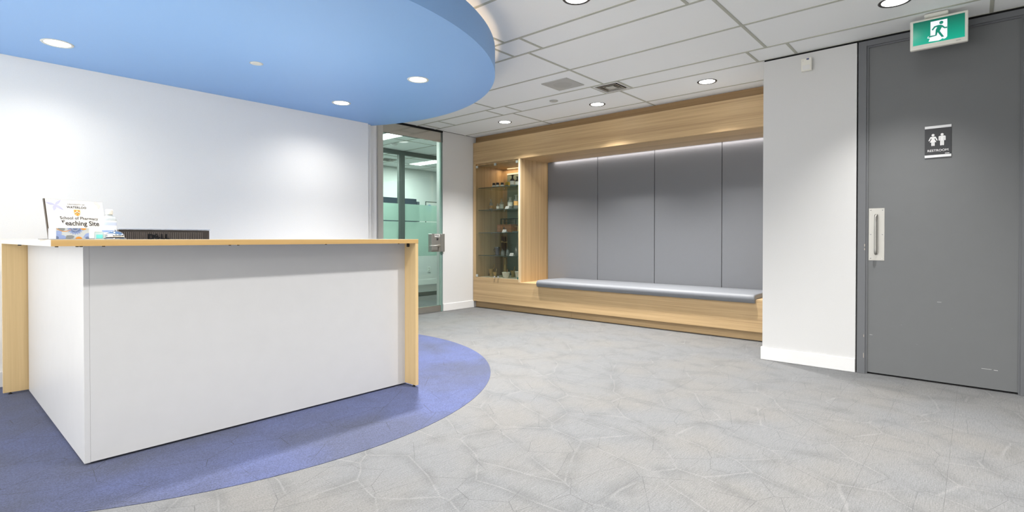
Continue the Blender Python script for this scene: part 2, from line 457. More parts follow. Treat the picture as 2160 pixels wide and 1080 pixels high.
# ---------------------------------------------------------------- round blue canopy over the desk
DX, DY, DR, DZ = 1.76, 4.575, 2.13, 2.475
can = thing('ceiling_canopy', 'large round sky blue dropped ceiling over the reception desk', 'canopy', (DX, DY, DZ))
pts = []
NN = 160
a_start = math.asin((5.428-DY)/DR)
for i in range(NN+1):
    # from left wall contact, round the front, to the far right end past the wall end
    a = (PI - a_start) + (PI + 2*a_start)*i/NN
    pts.append((DX + DR*math.cos(a), DY + DR*math.sin(a)))
a_end = math.acos((3.58-DX)/DR)
tail = [(DX + DR*math.cos(a_start + (a_end-a_start)*t/12), DY + DR*math.sin(a_start + (a_end-a_start)*t/12)) for t in range(1, 13)]
pts += [p for p in tail if p[1] < 5.66] + [(3.58, 5.428)]
obj('soffit', prism(bmesh.new(), pts, DZ, DZ+.012), blue_m, can)
fa = bmesh.new()
def ring_wall(bm, ro, ri, z0, z1, a0, a1, n=160):
    prev = None
    for i in range(n+1):
        a = a0 + (a1-a0)*i/n
        c, s = math.cos(a), math.sin(a)
        q = [bm.verts.new((DX+r*c, DY+r*s, z)) for r, z in ((ro, z0), (ro, z1), (ri, z1), (ri, z0))]
        if prev:
            for k in range(4): bm.faces.new((prev[k], prev[(k+1) % 4], q[(k+1) % 4], q[k]))
        else: bm.faces.new(q)
        prev = q
    bm.faces.new(prev[::-1])
    bmesh.ops.recalc_face_normals(bm, faces=bm.faces[:])
    return bm
A0, A1 = PI - a_start + .002, 2*PI + a_end - .002
obj('fascia', ring_wall(fa, DR, DR-.018, DZ+.012, 2.693, A0, A1), blue_m, can)
obj('cove_light', ring_wall(bmesh.new(), DR-.15, DR-.165, 2.60, 2.615, A0+.05, A1-.08), cove_m, can, label='warm LED strip in the cove')
obj('top_deck', ring_wall(bmesh.new(), DR-.02, DR-.30, DZ+.10, DZ+.115, A0+.05, A1-.08), white_print, can)

# ---------------------------------------------------------------- downlights
def downlight(x, y, z, ringm, label, power, r=.078, ang=128, blend=1.0):
    t = thing('recessed_downlight', label, 'downlight', (x, y, z), 'recessed ceiling downlights')
    obj('trim_ring', lathe(bmesh.new(), [(r, 0), (r+.004, -.003), (r+.016, -.004), (r+.02, 0)], seg=40), ringm, t, local=True)
    obj('lens', lathe(bmesh.new(), [(0, -.0015), (r*.6, -.0015), (r, -.0005)], seg=40), lens_m, t, local=True)
    ld = bpy.data.lights.new('downlight_lamp', 'SPOT'); ld.energy = power; ld.spot_size = R(ang); ld.spot_blend = blend; ld.shadow_soft_size = .05
    ld.color = (1, .975, .945)
    o = bpy.data.objects.new('downlight_lamp', ld); COL.objects.link(o); o.parent = t; o.location = (0, 0, -.02)
    return t
ring_b = bronze_m
ring_w = mat('pale_trim', srgb(214, 216, 210), .35)
ML = [(2.97, 2.03, 'downlight in the tile beside the blue canopy edge, cut by the top of the frame'),
      (5.43, 2.09, 'downlight in the row above the bench, nearest the white pier'),
      (5.47, 3.44, 'downlight above the bench, middle of the row'),
      (5.45, 4.93, 'downlight above the glass display case, farthest of the row'),
      (4.45, .42, 'downlight in front of the grey restroom door')]
for x, y, lb in ML:
    downlight(x, y, H-.001, ring_b, lb, SPOT*(.98 if y < 1 else 1.4 if x < 5 else 2.1), ang=98 if y < 1 else 124 if x < 5 else 110)
for x, y, lb in [(.2, 2.03, 'downlight over the aisle in front of the left corner of the desk'), (1.5, 2.03, 'downlight over the aisle in front of the middle of the desk'),
                 (2.97, .42, 'unseen downlight added over the open carpet, midway to the grey door'), (1.5, .42, 'unseen downlight added over the near carpet, first in its row'), (.2, .42, 'unseen downlight added straight above the camera position'),
                 (2.97, -1.2, 'unseen downlight added over the lobby to the right of the camera'), (1.2, -1.2, 'unseen downlight added over the lobby behind the camera')]:  # rows nearer than the desk aisle are unseen, added for ambient light
    downlight(x, y, H-.001, ring_b, lb, SPOT*(.72 if y > 2 else 1.7 if x > 2 else 1.1))
for x, y, lb, pw_ in [(.67, 4.84, 'white-rimmed downlight at the left end of the blue canopy', .26),
                 (2.875, 3.61, 'white-rimmed downlight in the blue canopy nearest its curved rim', 7.0),
                 (2.855, 4.81, 'white-rimmed downlight in the blue canopy near the white wall', .45)]:
    downlight(x, y, DZ-.001, ring_w, lb, SPOT_D*pw_, r=.072, ang=132 if pw_ > 2 else 150)
downlight(.67, 3.61, DZ-.001, ring_w, 'downlight in the blue canopy beyond the frame of the photo', SPOT_D*1.3, r=.072, ang=140)
t = thing('sprinkler_cover', 'small flat cover plate in the blue canopy between its downlights', 'sprinkler', (1.776, 4.229, DZ))
obj('cover_plate', lathe(bmesh.new(), [(0, -.005), (.03, -.005), (.042, -.003), (.044, 0)], seg=28), ring_w, t, local=True)
obj('gap_ring', lathe(bmesh.new(), [(.044, 0), (.047, -.001), (.049, 0)], seg=28), steel_m, t, local=True)
t = thing('sprinkler_cover', 'small round grey cover plate in the white ceiling tile', 'sprinkler', (4.998, 3.743, H))
gry = mat('pale_grey_plate', srgb(196, 195, 188), .6)
obj('cover_plate', lathe(bmesh.new(), [(0, -.006), (.044, -.006), (.05, -.004), (.051, 0)], seg=28), gry, t, local=True)

# square speaker grille
t = thing('ceiling_speaker', 'square grey ceiling speaker panel in a white tile', 'speaker', (4.523, 3.27, H))
obj('grille_panel', box(-.162, .162, -.162, .162, -.006, .004, bev=.002), mat('speaker_grey', srgb(188, 187, 182), .8), t, local=True)
obj('speaker_cone', lathe(bmesh.new(), [(0, -.0072), (.085, -.0072), (.10, -.006)], seg=32), mat('speaker_cone_grey', srgb(180, 179, 174), .8), t, local=True)
# square air diffuser
t = thing('air_vent', 'square white air diffuser with dark slots in the ceiling strip', 'vent', (4.97, 2.945, H))
v = bmesh.new(); hx, hy = .158, .148
def sq_ring(bm, o, i, z0, z1):
    for s in ((-o, o, -o, -i), (-o, o, i, o), (-o, -i, -i, i), (i, o, -i, i)):
        bx(bm, s[0], s[1], s[2], s[3], z0, z1)
obj('backing', box(-.15, .15, -.146, .146, .03, .04), void_m, t, local=True)
fr = bmesh.new(); sq_ring(fr, .148, .132, -.003, .012); obj('outer_frame', fr, trim_m, t, local=True)
for o_, i_, z in ((.112, .098, .0), (.074, .062, .006)):
    b = bmesh.new()
    # sloping louvre ring
    q = []
    for r, zz in ((o_, z-.004), (o_-.012, z+.02), (i_-.004, z+.02), (i_, z-.004)):
        q.append([b.verts.new((sx*r, sy*r, zz)) for sx, sy in ((-1, -1), (1, -1), (1, 1), (-1, 1))])
    for k in range(4):
        A, B = q[k], q[(k+1) % 4]
        for j in range(4): b.faces.new((A[j], A[(j+1) % 4], B[(j+1) % 4], B[j]))
    bmesh.ops.recalc_face_normals(b, faces=b.faces[:])
    obj('louvre', b, steel_m, t, local=True)
obj('centre_plate', box(-.048, .048, -.048, .048, -.004, .004, bev=.002), gry, t, local=True)

# ---------------------------------------------------------------- reception desk
desk = thing('reception_desk', 'white panelled reception desk with pale wood counter on the blue carpet', 'desk', (.535, 3.23, 0))
XA, XB, YA, YB = .535, 2.443, 3.23, 5.135
obj('side_panel', box(XA, XA+.024, YA, YB-.03, .012, 1.0695, bev=.001), lam_m, desk)
obj('front_panel', box(XA+.0243, XB, YA+.0004, YA+.025, .014, 1.0695), lam_m, desk)
obj('toe_recess', bx(box(XA+.06, XB, YA+.05, YA+.08, .0025, .014), XA+.05, XA+.08, YA+.08, YB-.05, .0025, .014), void_m, desk)
ct = bmesh.new()
prism(ct, [(.40, 3.10), (2.469, 3.10), (2.469, 3.46), (.76, 3.46), (.76, 5.16), (.40, 5.16)], 1.0985, 1.1005)
obj('counter_top', ct, maple_top, desk)
cb = bmesh.new()
prism(cb, [(.402, 3.102), (2.467, 3.102), (2.467, 3.46), (.76, 3.46), (.76, 5.16), (.402, 5.16)], 1.0705, 1.0985)
obj('counter_slab', cb, lam_m, desk)
obj('front_edge_band', box(.4015, 2.469, 3.10, 3.102, 1.070, 1.0985), maple_h, desk, label='wood edge band')
obj('side_edge_band', bx(box(.40, .4015, 3.10, 3.90, 1.070, 1.0985), .40, .4015, 3.901, 5.16, 1.070, 1.0985), cream_m, desk, label='pale cream edge band')
obj('end_edge_band', box(2.467, 2.469, 3.102, 3.46, 1.070, 1.0985), maple_h, desk)
obj('end_panel', box(2.443, 2.469, 3.101, 3.46, .016, 1.0695, bev=.0008), maple_v, desk)
obj('end_panel', box(.402, .76, 5.12, 5.146, .016, 1.0695, bev=.0008), maple_v, desk)
for x in (.424, .497, .511, .603, 1.178, 1.223, 1.765, 2.34):
    obj('spacer', lathe(bmesh.new(), [(0, .0075), (.006, .0075), (.0065, .009), (.0065, .0125), (0, .0125)], (x, 3.165 if x > .52 else 3.125, 1.058), 14), black_m, desk)
obj('spacer', lathe(bmesh.new(), [(0, 0), (.009, 0), (.0095, .004), (.0095, .0125), (0, .0125)], (.455, 4.72, 1.058), 14), black_m, desk)
obj('bracket', box(2.428, 2.4435, 3.17, 3.19, 1.042, 1.0695, bev=.003), black_m, desk)
for x, y in ((2.456, 3.14), (2.456, 3.40), (.44, 5.133), (.70, 5.133)):
    obj('levelling_foot', lathe(bmesh.new(), [(0, .0022), (.011, .0022), (.012, .006), (.006, .008), (.006, .0165), (0, .0165)], (x, y, 0), 14), black_m, desk)
obj('work_surface', bx(box(XA+.024, 2.40, YA+.03, 4.0, .715, .74), XA+.024, 1.25, 4.0, 5.10, .715, .74), lam_m, desk)
obj('support_panel', box(2.36, 2.385, YA+.03, 3.98, .01, .715), lam_m, desk)

# monitor behind the counter
mon = thing('computer_monitor', 'dark flat computer monitor seen from behind above the counter', 'monitor', (1.073, 3.914, .74))
obj('stand_base', box(.95, 1.20, 3.86, 4.04, .741, .757, bev=.006), black_m, mon)
obj('stand_neck', box(1.035, 1.11, 3.93, 3.965, .756, 1.06, bev=.006), black_m, mon)
dk = mat('monitor_shell', srgb(74, 66, 60), .35)
mb = bmesh.new(); bx(mb, .818, 1.328, 3.916, 3.952, .845, 1.1625, bev=.006, seg=2)
obj('shell', mb, dk, mon)
vp_ = bmesh.new()
prism(vp_, [(.826, .87), (1.2475, .87), (1.318, 1.152), (.826, 1.152)], 3.910, 3.917, 'Y')
obj('vent_panel', vp_, mat('monitor_vent', srgb(58, 52, 48), .4), mon)
ribs = bmesh.new()
for k in range(44):
    x = .836 + k*.0105
    if x < 1.285:
        bx(ribs, x, x+.004, 3.907, 3.9105, max(.9, .87+max(0, (x-1.2475))*4.0+.01), 1.145)
obj('vent_rib', ribs, mat('monitor_rib', srgb(98, 90, 84), .3), mon, kind='stuff')
obj('bezel_edge', box(.816, 1.330, 3.909, 3.956, 1.1585, 1.1665, bev=.002), mat('silver_plastic', srgb(182, 186, 194), .25, .6), mon)
lg = bmesh.new()
for txt, x, rot in (('D', .0, 0), ('E', .036, R(38)), ('L', .069, 0), ('L', .095, 0)):
    tb = text_bm(txt, .047, .002, .0018)
    bmesh.ops.rotate(tb, verts=tb.verts[:], cent=(.013, .016, 0), matrix=Matrix.Rotation(rot, 3, 'Z'))
    bmesh.ops.translate(tb, verts=tb.verts[:], vec=(x, 0, 0))
    tm = bpy.data.meshes.new('t'); tb.to_mesh(tm); tb.free(); lg.from_mesh(tm); bpy.data.meshes.remove(tm)
place(lg, (.968, 3.905, 1.100), (1, 0, 0), (0, 0, 1))
obj('lettering', lg, mat('badge_dark', srgb(34, 34, 36), .25, .5), mon)

# sign in its acrylic holder
SB = Vector((.448, 3.502, 1.1012)); th = .419; de = .181
U = Vector((math.cos(th), math.sin(th), 0)); NB = Vector((-math.sin(th), math.cos(th), 0))
V = NB*math.sin(de) + Vector((0, 0, math.cos(de)))
SW, SH = .284, .2105
sign = thing('counter_sign', 'white printed teaching site sign in a slanted holder on the counter', 'sign', tuple(SB))
def on_sign(bm, dx, dy, dz=.0): return place(bm, SB + U*dx + V*dy + U.cross(V)*dz, U, V)
obj('holder_back', on_sign(box(0, SW, 0, SH, -.005, -.001), 0, 0), acrylic, sign)
obj('holder_edge', on_sign(box(-.003, .0025, 0, SH, -.006, .002), 0, 0), mat('holder_dark_edge', srgb(70, 60, 48), .4), sign, label='dark left edge of the holder')
obj('holder_foot', place(box(0, SW, .004, .085, 0, .0025), SB, U, NB), black_m, sign)
obj('printed_sheet', on_sign(box(.003, SW-.002, .007, SH-.002, -.001, .0006), 0, 0), white_print, sign)
ink = mat('print_ink', srgb(52, 46, 44), .6); ink2 = mat('print_grey', srgb(130, 126, 124), .6)
def words_on(txt, x, y, w, name, m, bold=0.0, sp=1.0):
    tb = text_bm(txt, 1.0, 0.0, 0, 0, sp)
    xs = [q.co.x for q in tb.verts]; k = w/(max(xs)-min(xs)); tb.free()
    tb = text_bm(txt, k, .0003, bold, 0, sp)
    on_sign(tb, x, y, .001)
    return obj(name, tb, m, sign)
words_on('UNIVERSITY OF', .104, .184, .083, 'lettering', ink2, 0, 1.25)
words_on('WATERLOO', .0985, .166, .0955, 'lettering', ink, .0002, 1.1)
words_on('School of Pharmacy', .060, .106, .186, 'lettering', ink, .0002, 1.06)
words_on('Teaching Site', .060, .074, .188, 'lettering', ink, .0006)
# crest
gold = mat('crest_gold', srgb(240, 190, 96), .6); red = mat('crest_orange', srgb(226, 120, 62), .6)
shield = [(-.0155, .016), (.0155, .016), (.0155, -.001), (.013, -.009), (.008, -.0145), (0, -.0185), (-.008, -.0145), (-.013, -.009), (-.0155, -.001)]
obj('crest', on_sign(poly_bm(bmesh.new(), shield, .0004), .146, .143, .0008), gold, sign)
b = bmesh.new(); poly_bm(b, [(-.014, -.004), (0, .005), (.014, -.004), (.014, -.0005), (0, .0085), (-.014, -.0005)], .0004)
obj('crest_chevron', on_sign(b, .146, .1425, .0014), white_print, sign)
b = bmesh.new(); poly_bm(b, [(-.013, -.0065), (0, .002), (.013, -.0065), (.013, -.005), (0, .0035), (-.013, -.005)], .0004)
obj('crest_line', on_sign(b, .146, .1425, .0014), ink, sign)
for dx, dy in ((-.0085, .0095), (.0085, .0095), (0, -.0095)):
    b = bmesh.new()
    poly_bm(b, [(-.004, -.004), (.0035, -.004), (.002, 0), (.0045, .003), (.001, .0045), (-.0005, .002), (-.0042, .0042), (-.0025, .0)], .0004)
    obj('crest_lion', on_sign(b, .146+dx, .143+dy, .0014), red, sign)
lil = mat('print_lilac', srgb(190, 190, 224), .6); pnk = mat('print_pink', srgb(248, 214, 208), .6)
def petal_poly(L, w, a, x, y, n=7):
    out = []
    for k in range(n+1): t_ = k/n; out.append((t_*L, w*math.sin(PI*t_**.75)))
    for k in range(n-1, 0, -1): t_ = k/n; out.append((t_*L, -w*math.sin(PI*t_**.75)))
    c, s = math.cos(a), math.sin(a)
    return [(x + c*p - s*q, y + s*p + c*q) for p, q in out]
for L, w, a in ((.046, .0055, R(165)), (.04, .006, R(42)), (.033, .008, R(255)), (.046, .006, R(-35))):
    obj('printed_petal', on_sign(poly_bm(bmesh.new(), petal_poly(L, w, a, .046, .181), .0003), 0, 0, .0008), lil, sign)
for L, w, a in ((.03, .008, R(160)), (.028, .008, R(262))):
    obj('printed_petal', on_sign(poly_bm(bmesh.new(), petal_poly(L, w, a, .262, .196), .0003), 0, 0, .0008), pnk, sign)

# tissue box
tb = thing('tissue_box', 'flat tissue box with blue and orange floral print on the counter', 'tissue box', (.434, 3.21, 1.1025))
tx0, tx1, ty0, ty1, tz0, tz1 = .434, .556, 3.21, 3.425, 1.1028, 1.1548
pale = mat('tissue_side', srgb(192, 194, 200), .6)
obj('carton', box(tx0, tx1, ty0+.001, ty1, tz0, tz1, bev=.0008), pale, tb)
fp = lambda bm, x, z, d=.0002: place(bm, (tx0+x, ty0+.001-d, tz0+z), (1, 0, 0), (0, 0, 1))
fw, fh = tx1-tx0, tz1-tz0
pb = mat('print_blue', srgb(132, 148, 186), .6); pg = mat('print_stone', srgb(124, 126, 124), .6)
po = mat('print_orange', srgb(208, 136, 40), .6); pl = mat('print_pale', srgb(180, 183, 181), .6); pd = mat('print_slate', srgb(96, 108, 136), .6)
obj('printed_front', fp(box(0, fw, 0, fh, -.0004, .0), 0, 0), pl, tb)
clipf = lambda poly: [(min(max(x, .0005), fw-.0005), min(max(y, .0005), fh-.0005)) for x, y in poly]
def blob(name, pts_, m, d):
    b = bmesh.new(); poly_bm(b, clipf(pts_), .0002); obj(name, fp(b, 0, 0, d), m, tb)
blob('print_block', [(.001, .018), (.02, .018), (.021, .036), (.012, .04), (.001, .037)], pb, .0006)
blob('print_block', [(.0, .0), (.034, .0), (.036, .012), (.026, .018), (.0, .017)], pb, .0007)
blob('print_block', [(.004, .044), (.02, .036), (.03, .04), (.033, .05), (.02, .052), (.008, .052)], pg, .0008)
blob('print_block', [(.034, .002), (.05, .0), (.062, .003), (.067, .013), (.058, .018), (.038, .017)], pg, .0008)
blob('print_block', [(.1, .008), (.122, .0), (.122, .03), (.11, .026), (.104, .018)], pb, .0007)
for k in range(11):
    a = R(180 + k*18)
    blob('print_petal', petal_poly(.022, .0042, a, .07+.0105*math.cos(a), .051+.0105*math.sin(a)), pb, .0009)
blob('print_disc', [(.07+.0095*math.cos(PI+PI*i/10), .0512+.0095*math.sin(PI+PI*i/10)) for i in range(11)], pd, .0012)
blob('print_disc', [(.101+.0125*math.cos(R(202)+R(136)*i/10), .0555+.0125*math.sin(R(202)+R(136)*i/10)) for i in range(11)], po, .0010)
blob('print_disc', [(.083+.0135*math.cos(R(12)+R(156)*i/10), -.002+.0135*math.sin(R(12)+R(156)*i/10)) for i in range(11)], po, .0010)
blob('print_disc', circle(.002, .006, .008, 16), pd, .0011)
blob('print_disc', circle(.116, .004, .008, 16), pd, .0011)
cur = [(.002+.052*t, .05-.018*math.sin(PI*min(1, t*1.15)*.62)*1.0+.012*t*t) for t in [i/10 for i in range(11)]]
blob('print_swoosh', cur + [(x, y-.0026) for x, y in cur[::-1]], po, .0013)
# tissue
tis = bmesh.new(); random.seed(3)
rings = []
cx0, cy0 = .472, 3.35
for k, (z, r) in enumerate(((0, .023), (.008, .021), (.016, .014), (.028, .008), (.04, .005), (.05, .0015))):
    rings.append([tis.verts.new((cx0 - .002*k + r*math.cos(2*PI*i/14)*(1.15+.35*math.sin(3*i+k)), cy0 + r*.6*math.sin(2*PI*i/14)*(1+.3*math.cos(2*i)), tz1+.0005+z+.006*math.sin(i*2.1)*(0 if k == 0 else 1))) for i in range(14)])
for A, B in zip(rings, rings[1:]):
    for i in range(14): tis.faces.new((A[i], A[(i+1) % 14], B[(i+1) % 14], B[i]))
tis.faces.new(rings[-1])
for f in tis.faces: f.smooth = True
obj('tissue', tis, mat('tissue_paper', srgb(250, 250, 250), .9), tb)

# sanitiser bottle, bell, small dispenser, paper
bz = 1.1012
hs = thing('sanitizer_bottle', 'clear hand sanitizer bottle with white cap on the counter', 'bottle', (.655, 3.31, bz))
def ell(bm, prof, sx, sy, seg=24):
    lathe(bm, prof, (0, 0, 0), seg)
    for q in bm.verts: q.co.x *= sx; q.co.y *= sy
    return bm
obj('bottle_body', ell(bmesh.new(), [(0, 0), (.028, 0), (.03, .004), (.03, .098), (.027, .11), (.016, .119), (.013, .122), (.013, .127)], 1, .62), mat('clear_gel', srgb(226, 234, 238), .15, trans=.3), hs, local=True)
lab = ell(bmesh.new(), [(.0305, .026), (.0305, .094)], 1, .62); obj('paper_label', lab, mat('label_white', srgb(236, 240, 246), .5), hs, local=True)
obj('label_band', ell(bmesh.new(), [(.0308, .036), (.0308, .046)], 1, .63), mat('label_blue', srgb(150, 176, 222), .5), hs, local=True)
obj('label_swoosh', ell(bmesh.new(), [(.0307, .070), (.0307, .086)], 1, .628), mat('label_pale_blue', srgb(196, 208, 234), .5), hs, local=True)
obj('cap', lathe(bmesh.new(), [(.0, .127), (.0155, .127), (.016, .129), (.0155, .150), (.0135, .152), (0, .152)], seg=24), mat('cap_cream', srgb(226, 224, 216), .5), hs, local=True)
be = thing('service_bell', 'round chrome counter bell beside the sanitizer bottle', 'bell', (.653, 3.19, bz))
obj('base', lathe(bmesh.new(), [(0, 0), (.045, 0), (.046, .003), (.042, .006), (.034, .011), (.01, .012), (0, .012)], seg=36), mat('bell_base', srgb(150, 150, 152), .15, 1.0), be, local=True)
obj('dome', lathe(bmesh.new(), [(.038, .012), (.039, .014), (.037, .022), (.032, .030), (.022, .037), (.010, .040), (0, .0405)], seg=36), chrome_m, be, local=True)
obj('plunger', lathe(bmesh.new(), [(.0, .038), (.004, .038), (.004, .043), (.0065, .044), (.006, .047), (0, .048)], seg=16), chrome_m, be, local=True)
sd = thing('pocket_dispenser', 'small clear box with teal label in front of the sanitizer bottle', 'container', (.60, 3.245, bz))
obj('case', box(-.017, .017, -.012, .012, 0, .036, bev=.003), mat('clear_case', srgb(214, 230, 228), .15, trans=.3), sd, local=True)
obj('teal_label', box(-.0125, .0125, -.0135, -.0122, .005, .023), mat('teal', srgb(112, 206, 196), .5), sd, local=True)
obj('lid', box(-.0155, .0155, -.011, .011, .0365, .0385, bev=.0008), gry, sd, local=True)
pp = obj('paper_sheet', place(box(0, .22, 0, .28, 0, .0006), (.405, 3.14, 1.1008), (.985, .17, 0), (-.17, .985, 0)), white_print)
tag(pp, 'white sheet of paper lying under the tissue box on the counter', 'paper')

# ---------------------------------------------------------------- oak bench alcove
XF = 5.93
Y0, Y1 = 1.462, 6.052
al = thing('bench_alcove', 'built-in oak bench alcove with grey upholstered back panels', 'bench', (6.2, 3.3, 0))
obj('fascia', box(XF, XF+.03, Y0, Y1, 2.291, 2.633, bev=.0008), oak_h, al)
obj('top_reveal', box(5.992, 6.02, Y0, Y1, 2.60, H), wood('oak_shade', srgb(142, 111, 72), srgb(168, 136, 94), 'Y'), al, label='oak filler strip under the ceiling, shade put into its colour')  # deeper oak colour paints in the shade behind the fascia top
obj('soffit', box(XF+.03, 6.56, Y0, 5.061, 2.291, 2.315), oak_h, al)
obj('pillar', box(XF, XF+.03, 5.063, 5.095, .4525, 2.2905, bev=.0008), mat('light_oak_edge', srgb(216, 194, 156), .45), al, label='pale oak front edge')
obj('alcove_side', box(XF+.03, 6.62, 5.063, 5.082, .4525, 2.31), oak_v, al)
obj('base_panel', box(XF, XF+.025, Y0, Y1, .105, .4265, bev=.0006), oak_h, al)
obj('seat_board', box(XF, 6.62, Y0, 5.095, .427, .452, bev=.0008), oak_h, al)
obj('case_plinth', box(XF, XF+.03, 5.0955, Y1, .4275, .491), oak_h, al)
obj('toe_kick', box(5.992, 6.01, Y0, 4.18, .006, .104), oak_h, al)
obj('toe_kick', box(5.992, 6.01, 4.182, Y1, .006, .104), oak_h, al)
yy = [5.060, 4.145, 3.249, 2.352, 1.458]
for a, b in zip(yy, yy[1:]):
    obj('fabric_panel', box(6.60, 6.635, b+.0035, a-.0035, .453, 2.297, bev=.004, seg=2), felt_m, al)
obj('alcove_back', box(6.66, 6.68, Y0, 5.06, .1, 2.5), void_m, al)
obj('light_strip', box(6.575, 6.597, Y0+.02, 4.93, 2.3, 2.304), strip_m, al, label='slim white LED strip above the panels')
obj('strip_channel', box(6.56, 6.66, Y0, 5.06, 2.32, 2.34), white_print, al)
arealight('alcove_strip_lamp', (6.578, 3.20, 2.297), .02, 3.44, 2.4, (1, .93, .90), (0, R(12), 0))

# cushion with a rounded front lip
cb = bmesh.new()
prof = [(6.585, .4535), (XF-.002, .4535), (XF-.004, .414), (5.902, .413), (5.897, .417), (5.890, .436), (5.885, .452)]
for k in range(1, 9):
    a = PI - k*(PI/2)/8; prof.append((5.928 + .044*math.cos(a), .461 + .046*math.sin(a)))
prof += [(6.0, .5085), (6.2, .5095), (6.45, .507), (6.575, .503), (6.588, .49)]
n_ = len(prof)
ys = [1.755, 1.758, 1.768] + [1.768 + (4.712-1.768)*i/30 for i in range(1, 30)] + [4.712, 4.722, 4.725]
prev = None
for j, yv in enumerate(ys):
    sh = {0: .012, 1: .005, len(ys)-1: .012, len(ys)-2: .005}.get(j, 0)
    wob = .0016*math.sin(j*2.3) if 2 < j < len(ys)-3 else 0
    ring = []
    for (x, z) in prof:
        zz = z - sh*.8 if z > .47 else z + (wob if z < .43 else 0)
        xx = x + sh if x < 5.93 else x
        ring.append(cb.verts.new((xx, yv, zz)))
    if prev:
        for k in range(n_): cb.faces.new((prev[k], prev[(k+1) % n_], ring[(k+1) % n_], ring[k]))
    else: cb.faces.new(ring[::-1])
    prev = ring
cb.faces.new(prev)
bmesh.ops.recalc_face_normals(cb, faces=cb.faces[:])
for f in cb.faces: f.smooth = len(f.verts) == 4
cu = obj('bench_cushion', cb, cush_m); tag(cu, 'long pale grey bench cushion on the oak seat', 'cushion')

# ---------------------------------------------------------------- display case
dc = thing('display_case', 'tall oak display case with glass front and shelves beside the bench', 'cabinet', (6.25, 5.55, .49))
CB = 6.58
obj('side_board', box(XF, CB, 5.992, Y1, .4915, 2.2905), oak_v, dc)
obj('side_board', box(XF+.03, CB, 5.083, 5.098, .491, 2.2905), oak_v, dc)
obj('back_board', box(CB, CB+.015, 5.083, Y1, .491, 2.2905), oak_v, dc)
obj('back_panel', box(CB-.014, CB-.001, 5.099, 5.885, .497, 2.165), mat('sage_panel', srgb(128, 142, 128), .6), dc, label='grey-green lining panel')
obj('back_panel_rail', box(CB-.02, CB-.001, 5.099, 5.885, 2.166, 2.19), white_print, dc)
obj('floor_board', box(XF+.0305, CB, 5.099, 5.991, .472, .491), mat('pale_shelf', srgb(226, 214, 190), .5), dc)
obj('top_board', box(XF+.03, CB, 5.099, 5.991, 2.272, 2.29), oak_v, dc)
obj('light_bar', box(6.545, 6.56, 5.15, 5.87, 2.262, 2.271), lamp_mat('warm_led', (1, .66, .38, 1), 1.0), dc, label='warm light bar under the top')
arealight('case_lamp', (6.50, 5.55, 2.255), .03, .8, 1.1, (1, .72, .48))
def gdoor(y0, y1, ky):
    d = obj('glass_door', box(XF+.004, XF+.010, y0, y1, .497, 2.264), glass_case, dc)
    obj('knob', lathe(bmesh.new(), [(0, 0), (.012, .002), (.015, .008), (.012, .015), (.005, .018), (.005, .024)], seg=18), chrome_m, d, local=True)
    k = d.children[0]; k.location = (XF-.020-6.25, ky-5.55, .513-.49); k.rotation_euler = (0, R(90), 0)
    return d
d1 = gdoor(5.533, 5.988, 5.568); d2 = gdoor(5.102, 5.531, 5.492)
for d, y, z in ((d1, 5.967, 2.245), (d1, 5.967, .515), (d1, 5.57, 2.252), (d2, 5.125, 2.252)):
    c = box(XF-.004, XF+.016, y-.02, y+.02, z-.019, z+.019, bev=.002)
    obj('hinge_clip', c, mat('clip_metal', srgb(205, 212, 208), .3, .7), d)
SZ = [1.915, 1.56, 1.20, .838]
for z in SZ:
    s = obj('shelf', box(5.99, 6.56, 5.10, 5.99, z-.008, z), shelf_m, dc)
    obj('shelf_edge', box(5.988, 5.9905, 5.10, 5.99, z-.0085, z+.0002), mat('shelf_edge_dark', srgb(64, 84, 80), .2), s)
    for y in (5.90, 5.62):
        obj('shelf_pin', lathe(bmesh.new(), [(0, 0), (.005, 0), (.005, .016), (0, .016)], (6.2, y, z-.0245), 8), steel_m, s)

amber = mat('amber_dark', srgb(34, 26, 20), .15); wlab = mat('aged_label', srgb(222, 222, 214), .7); olab = mat('ochre_label', srgb(206, 160, 92), .7)
def bottle(name, x, y, z, h, r, gm, lm, label, cat='bottle', neck=.35, stop=None, group=None, lz=(.18, .52)):
    t = thing(name, label, cat, (x, y, z+.0005), group)
    nb = r*neck
    obj('body', lathe(bmesh.new(), [(0, 0), (r*.92, 0), (r, h*.02), (r, h*.58), (r*.8, h*.68), (nb, h*.76), (nb, h*.93), (nb*1.35, h*.94), (nb*1.35, h*.97), (nb*.9, h*.975)], seg=20), gm, t, local=True)
    if lm: obj('paper_label', lathe(bmesh.new(), [(r*1.015, h*lz[0]), (r*1.015, h*lz[1])], seg=20), lm, t, local=True)
    if stop: obj('stopper', lathe(bmesh.new(), [(0, h*.97), (nb*.8, h*.97), (nb*.9, h*1.0), (nb*2.1, h*1.02), (nb*2.2, h*1.05), (nb, h*1.07), (0, h*1.07)], seg=16), stop, t, local=True)
    return t
G = 'antique pharmacy bottles in the display case'
for i, (x, y, lb) in enumerate(((6.10, 5.753, 'small black-capped jar at the left of the top glass shelf'), (6.10, 5.672, 'small black-capped jar, second from left on the top glass shelf'), (6.14, 5.612, 'small black-capped jar beside the yellow carton on the top shelf'))):
    t = thing('pill_jar', lb, 'jar', (x, y, SZ[0]+.0005), 'small dark jars on the top shelf')
    obj('body', lathe(bmesh.new(), [(0, 0), (.027, 0), (.028, .003), (.028, .045), (.024, .05), (0, .05)], seg=18), amber, t, local=True)
    obj('paper_label', lathe(bmesh.new(), [(.0285, .004), (.0285, .038)], seg=18), wlab, t, local=True)
    obj('cap', lathe(bmesh.new(), [(0, .05), (.024, .05), (.0245, .07), (.022, .073), (0, .073)], seg=18), black_m, t, local=True)
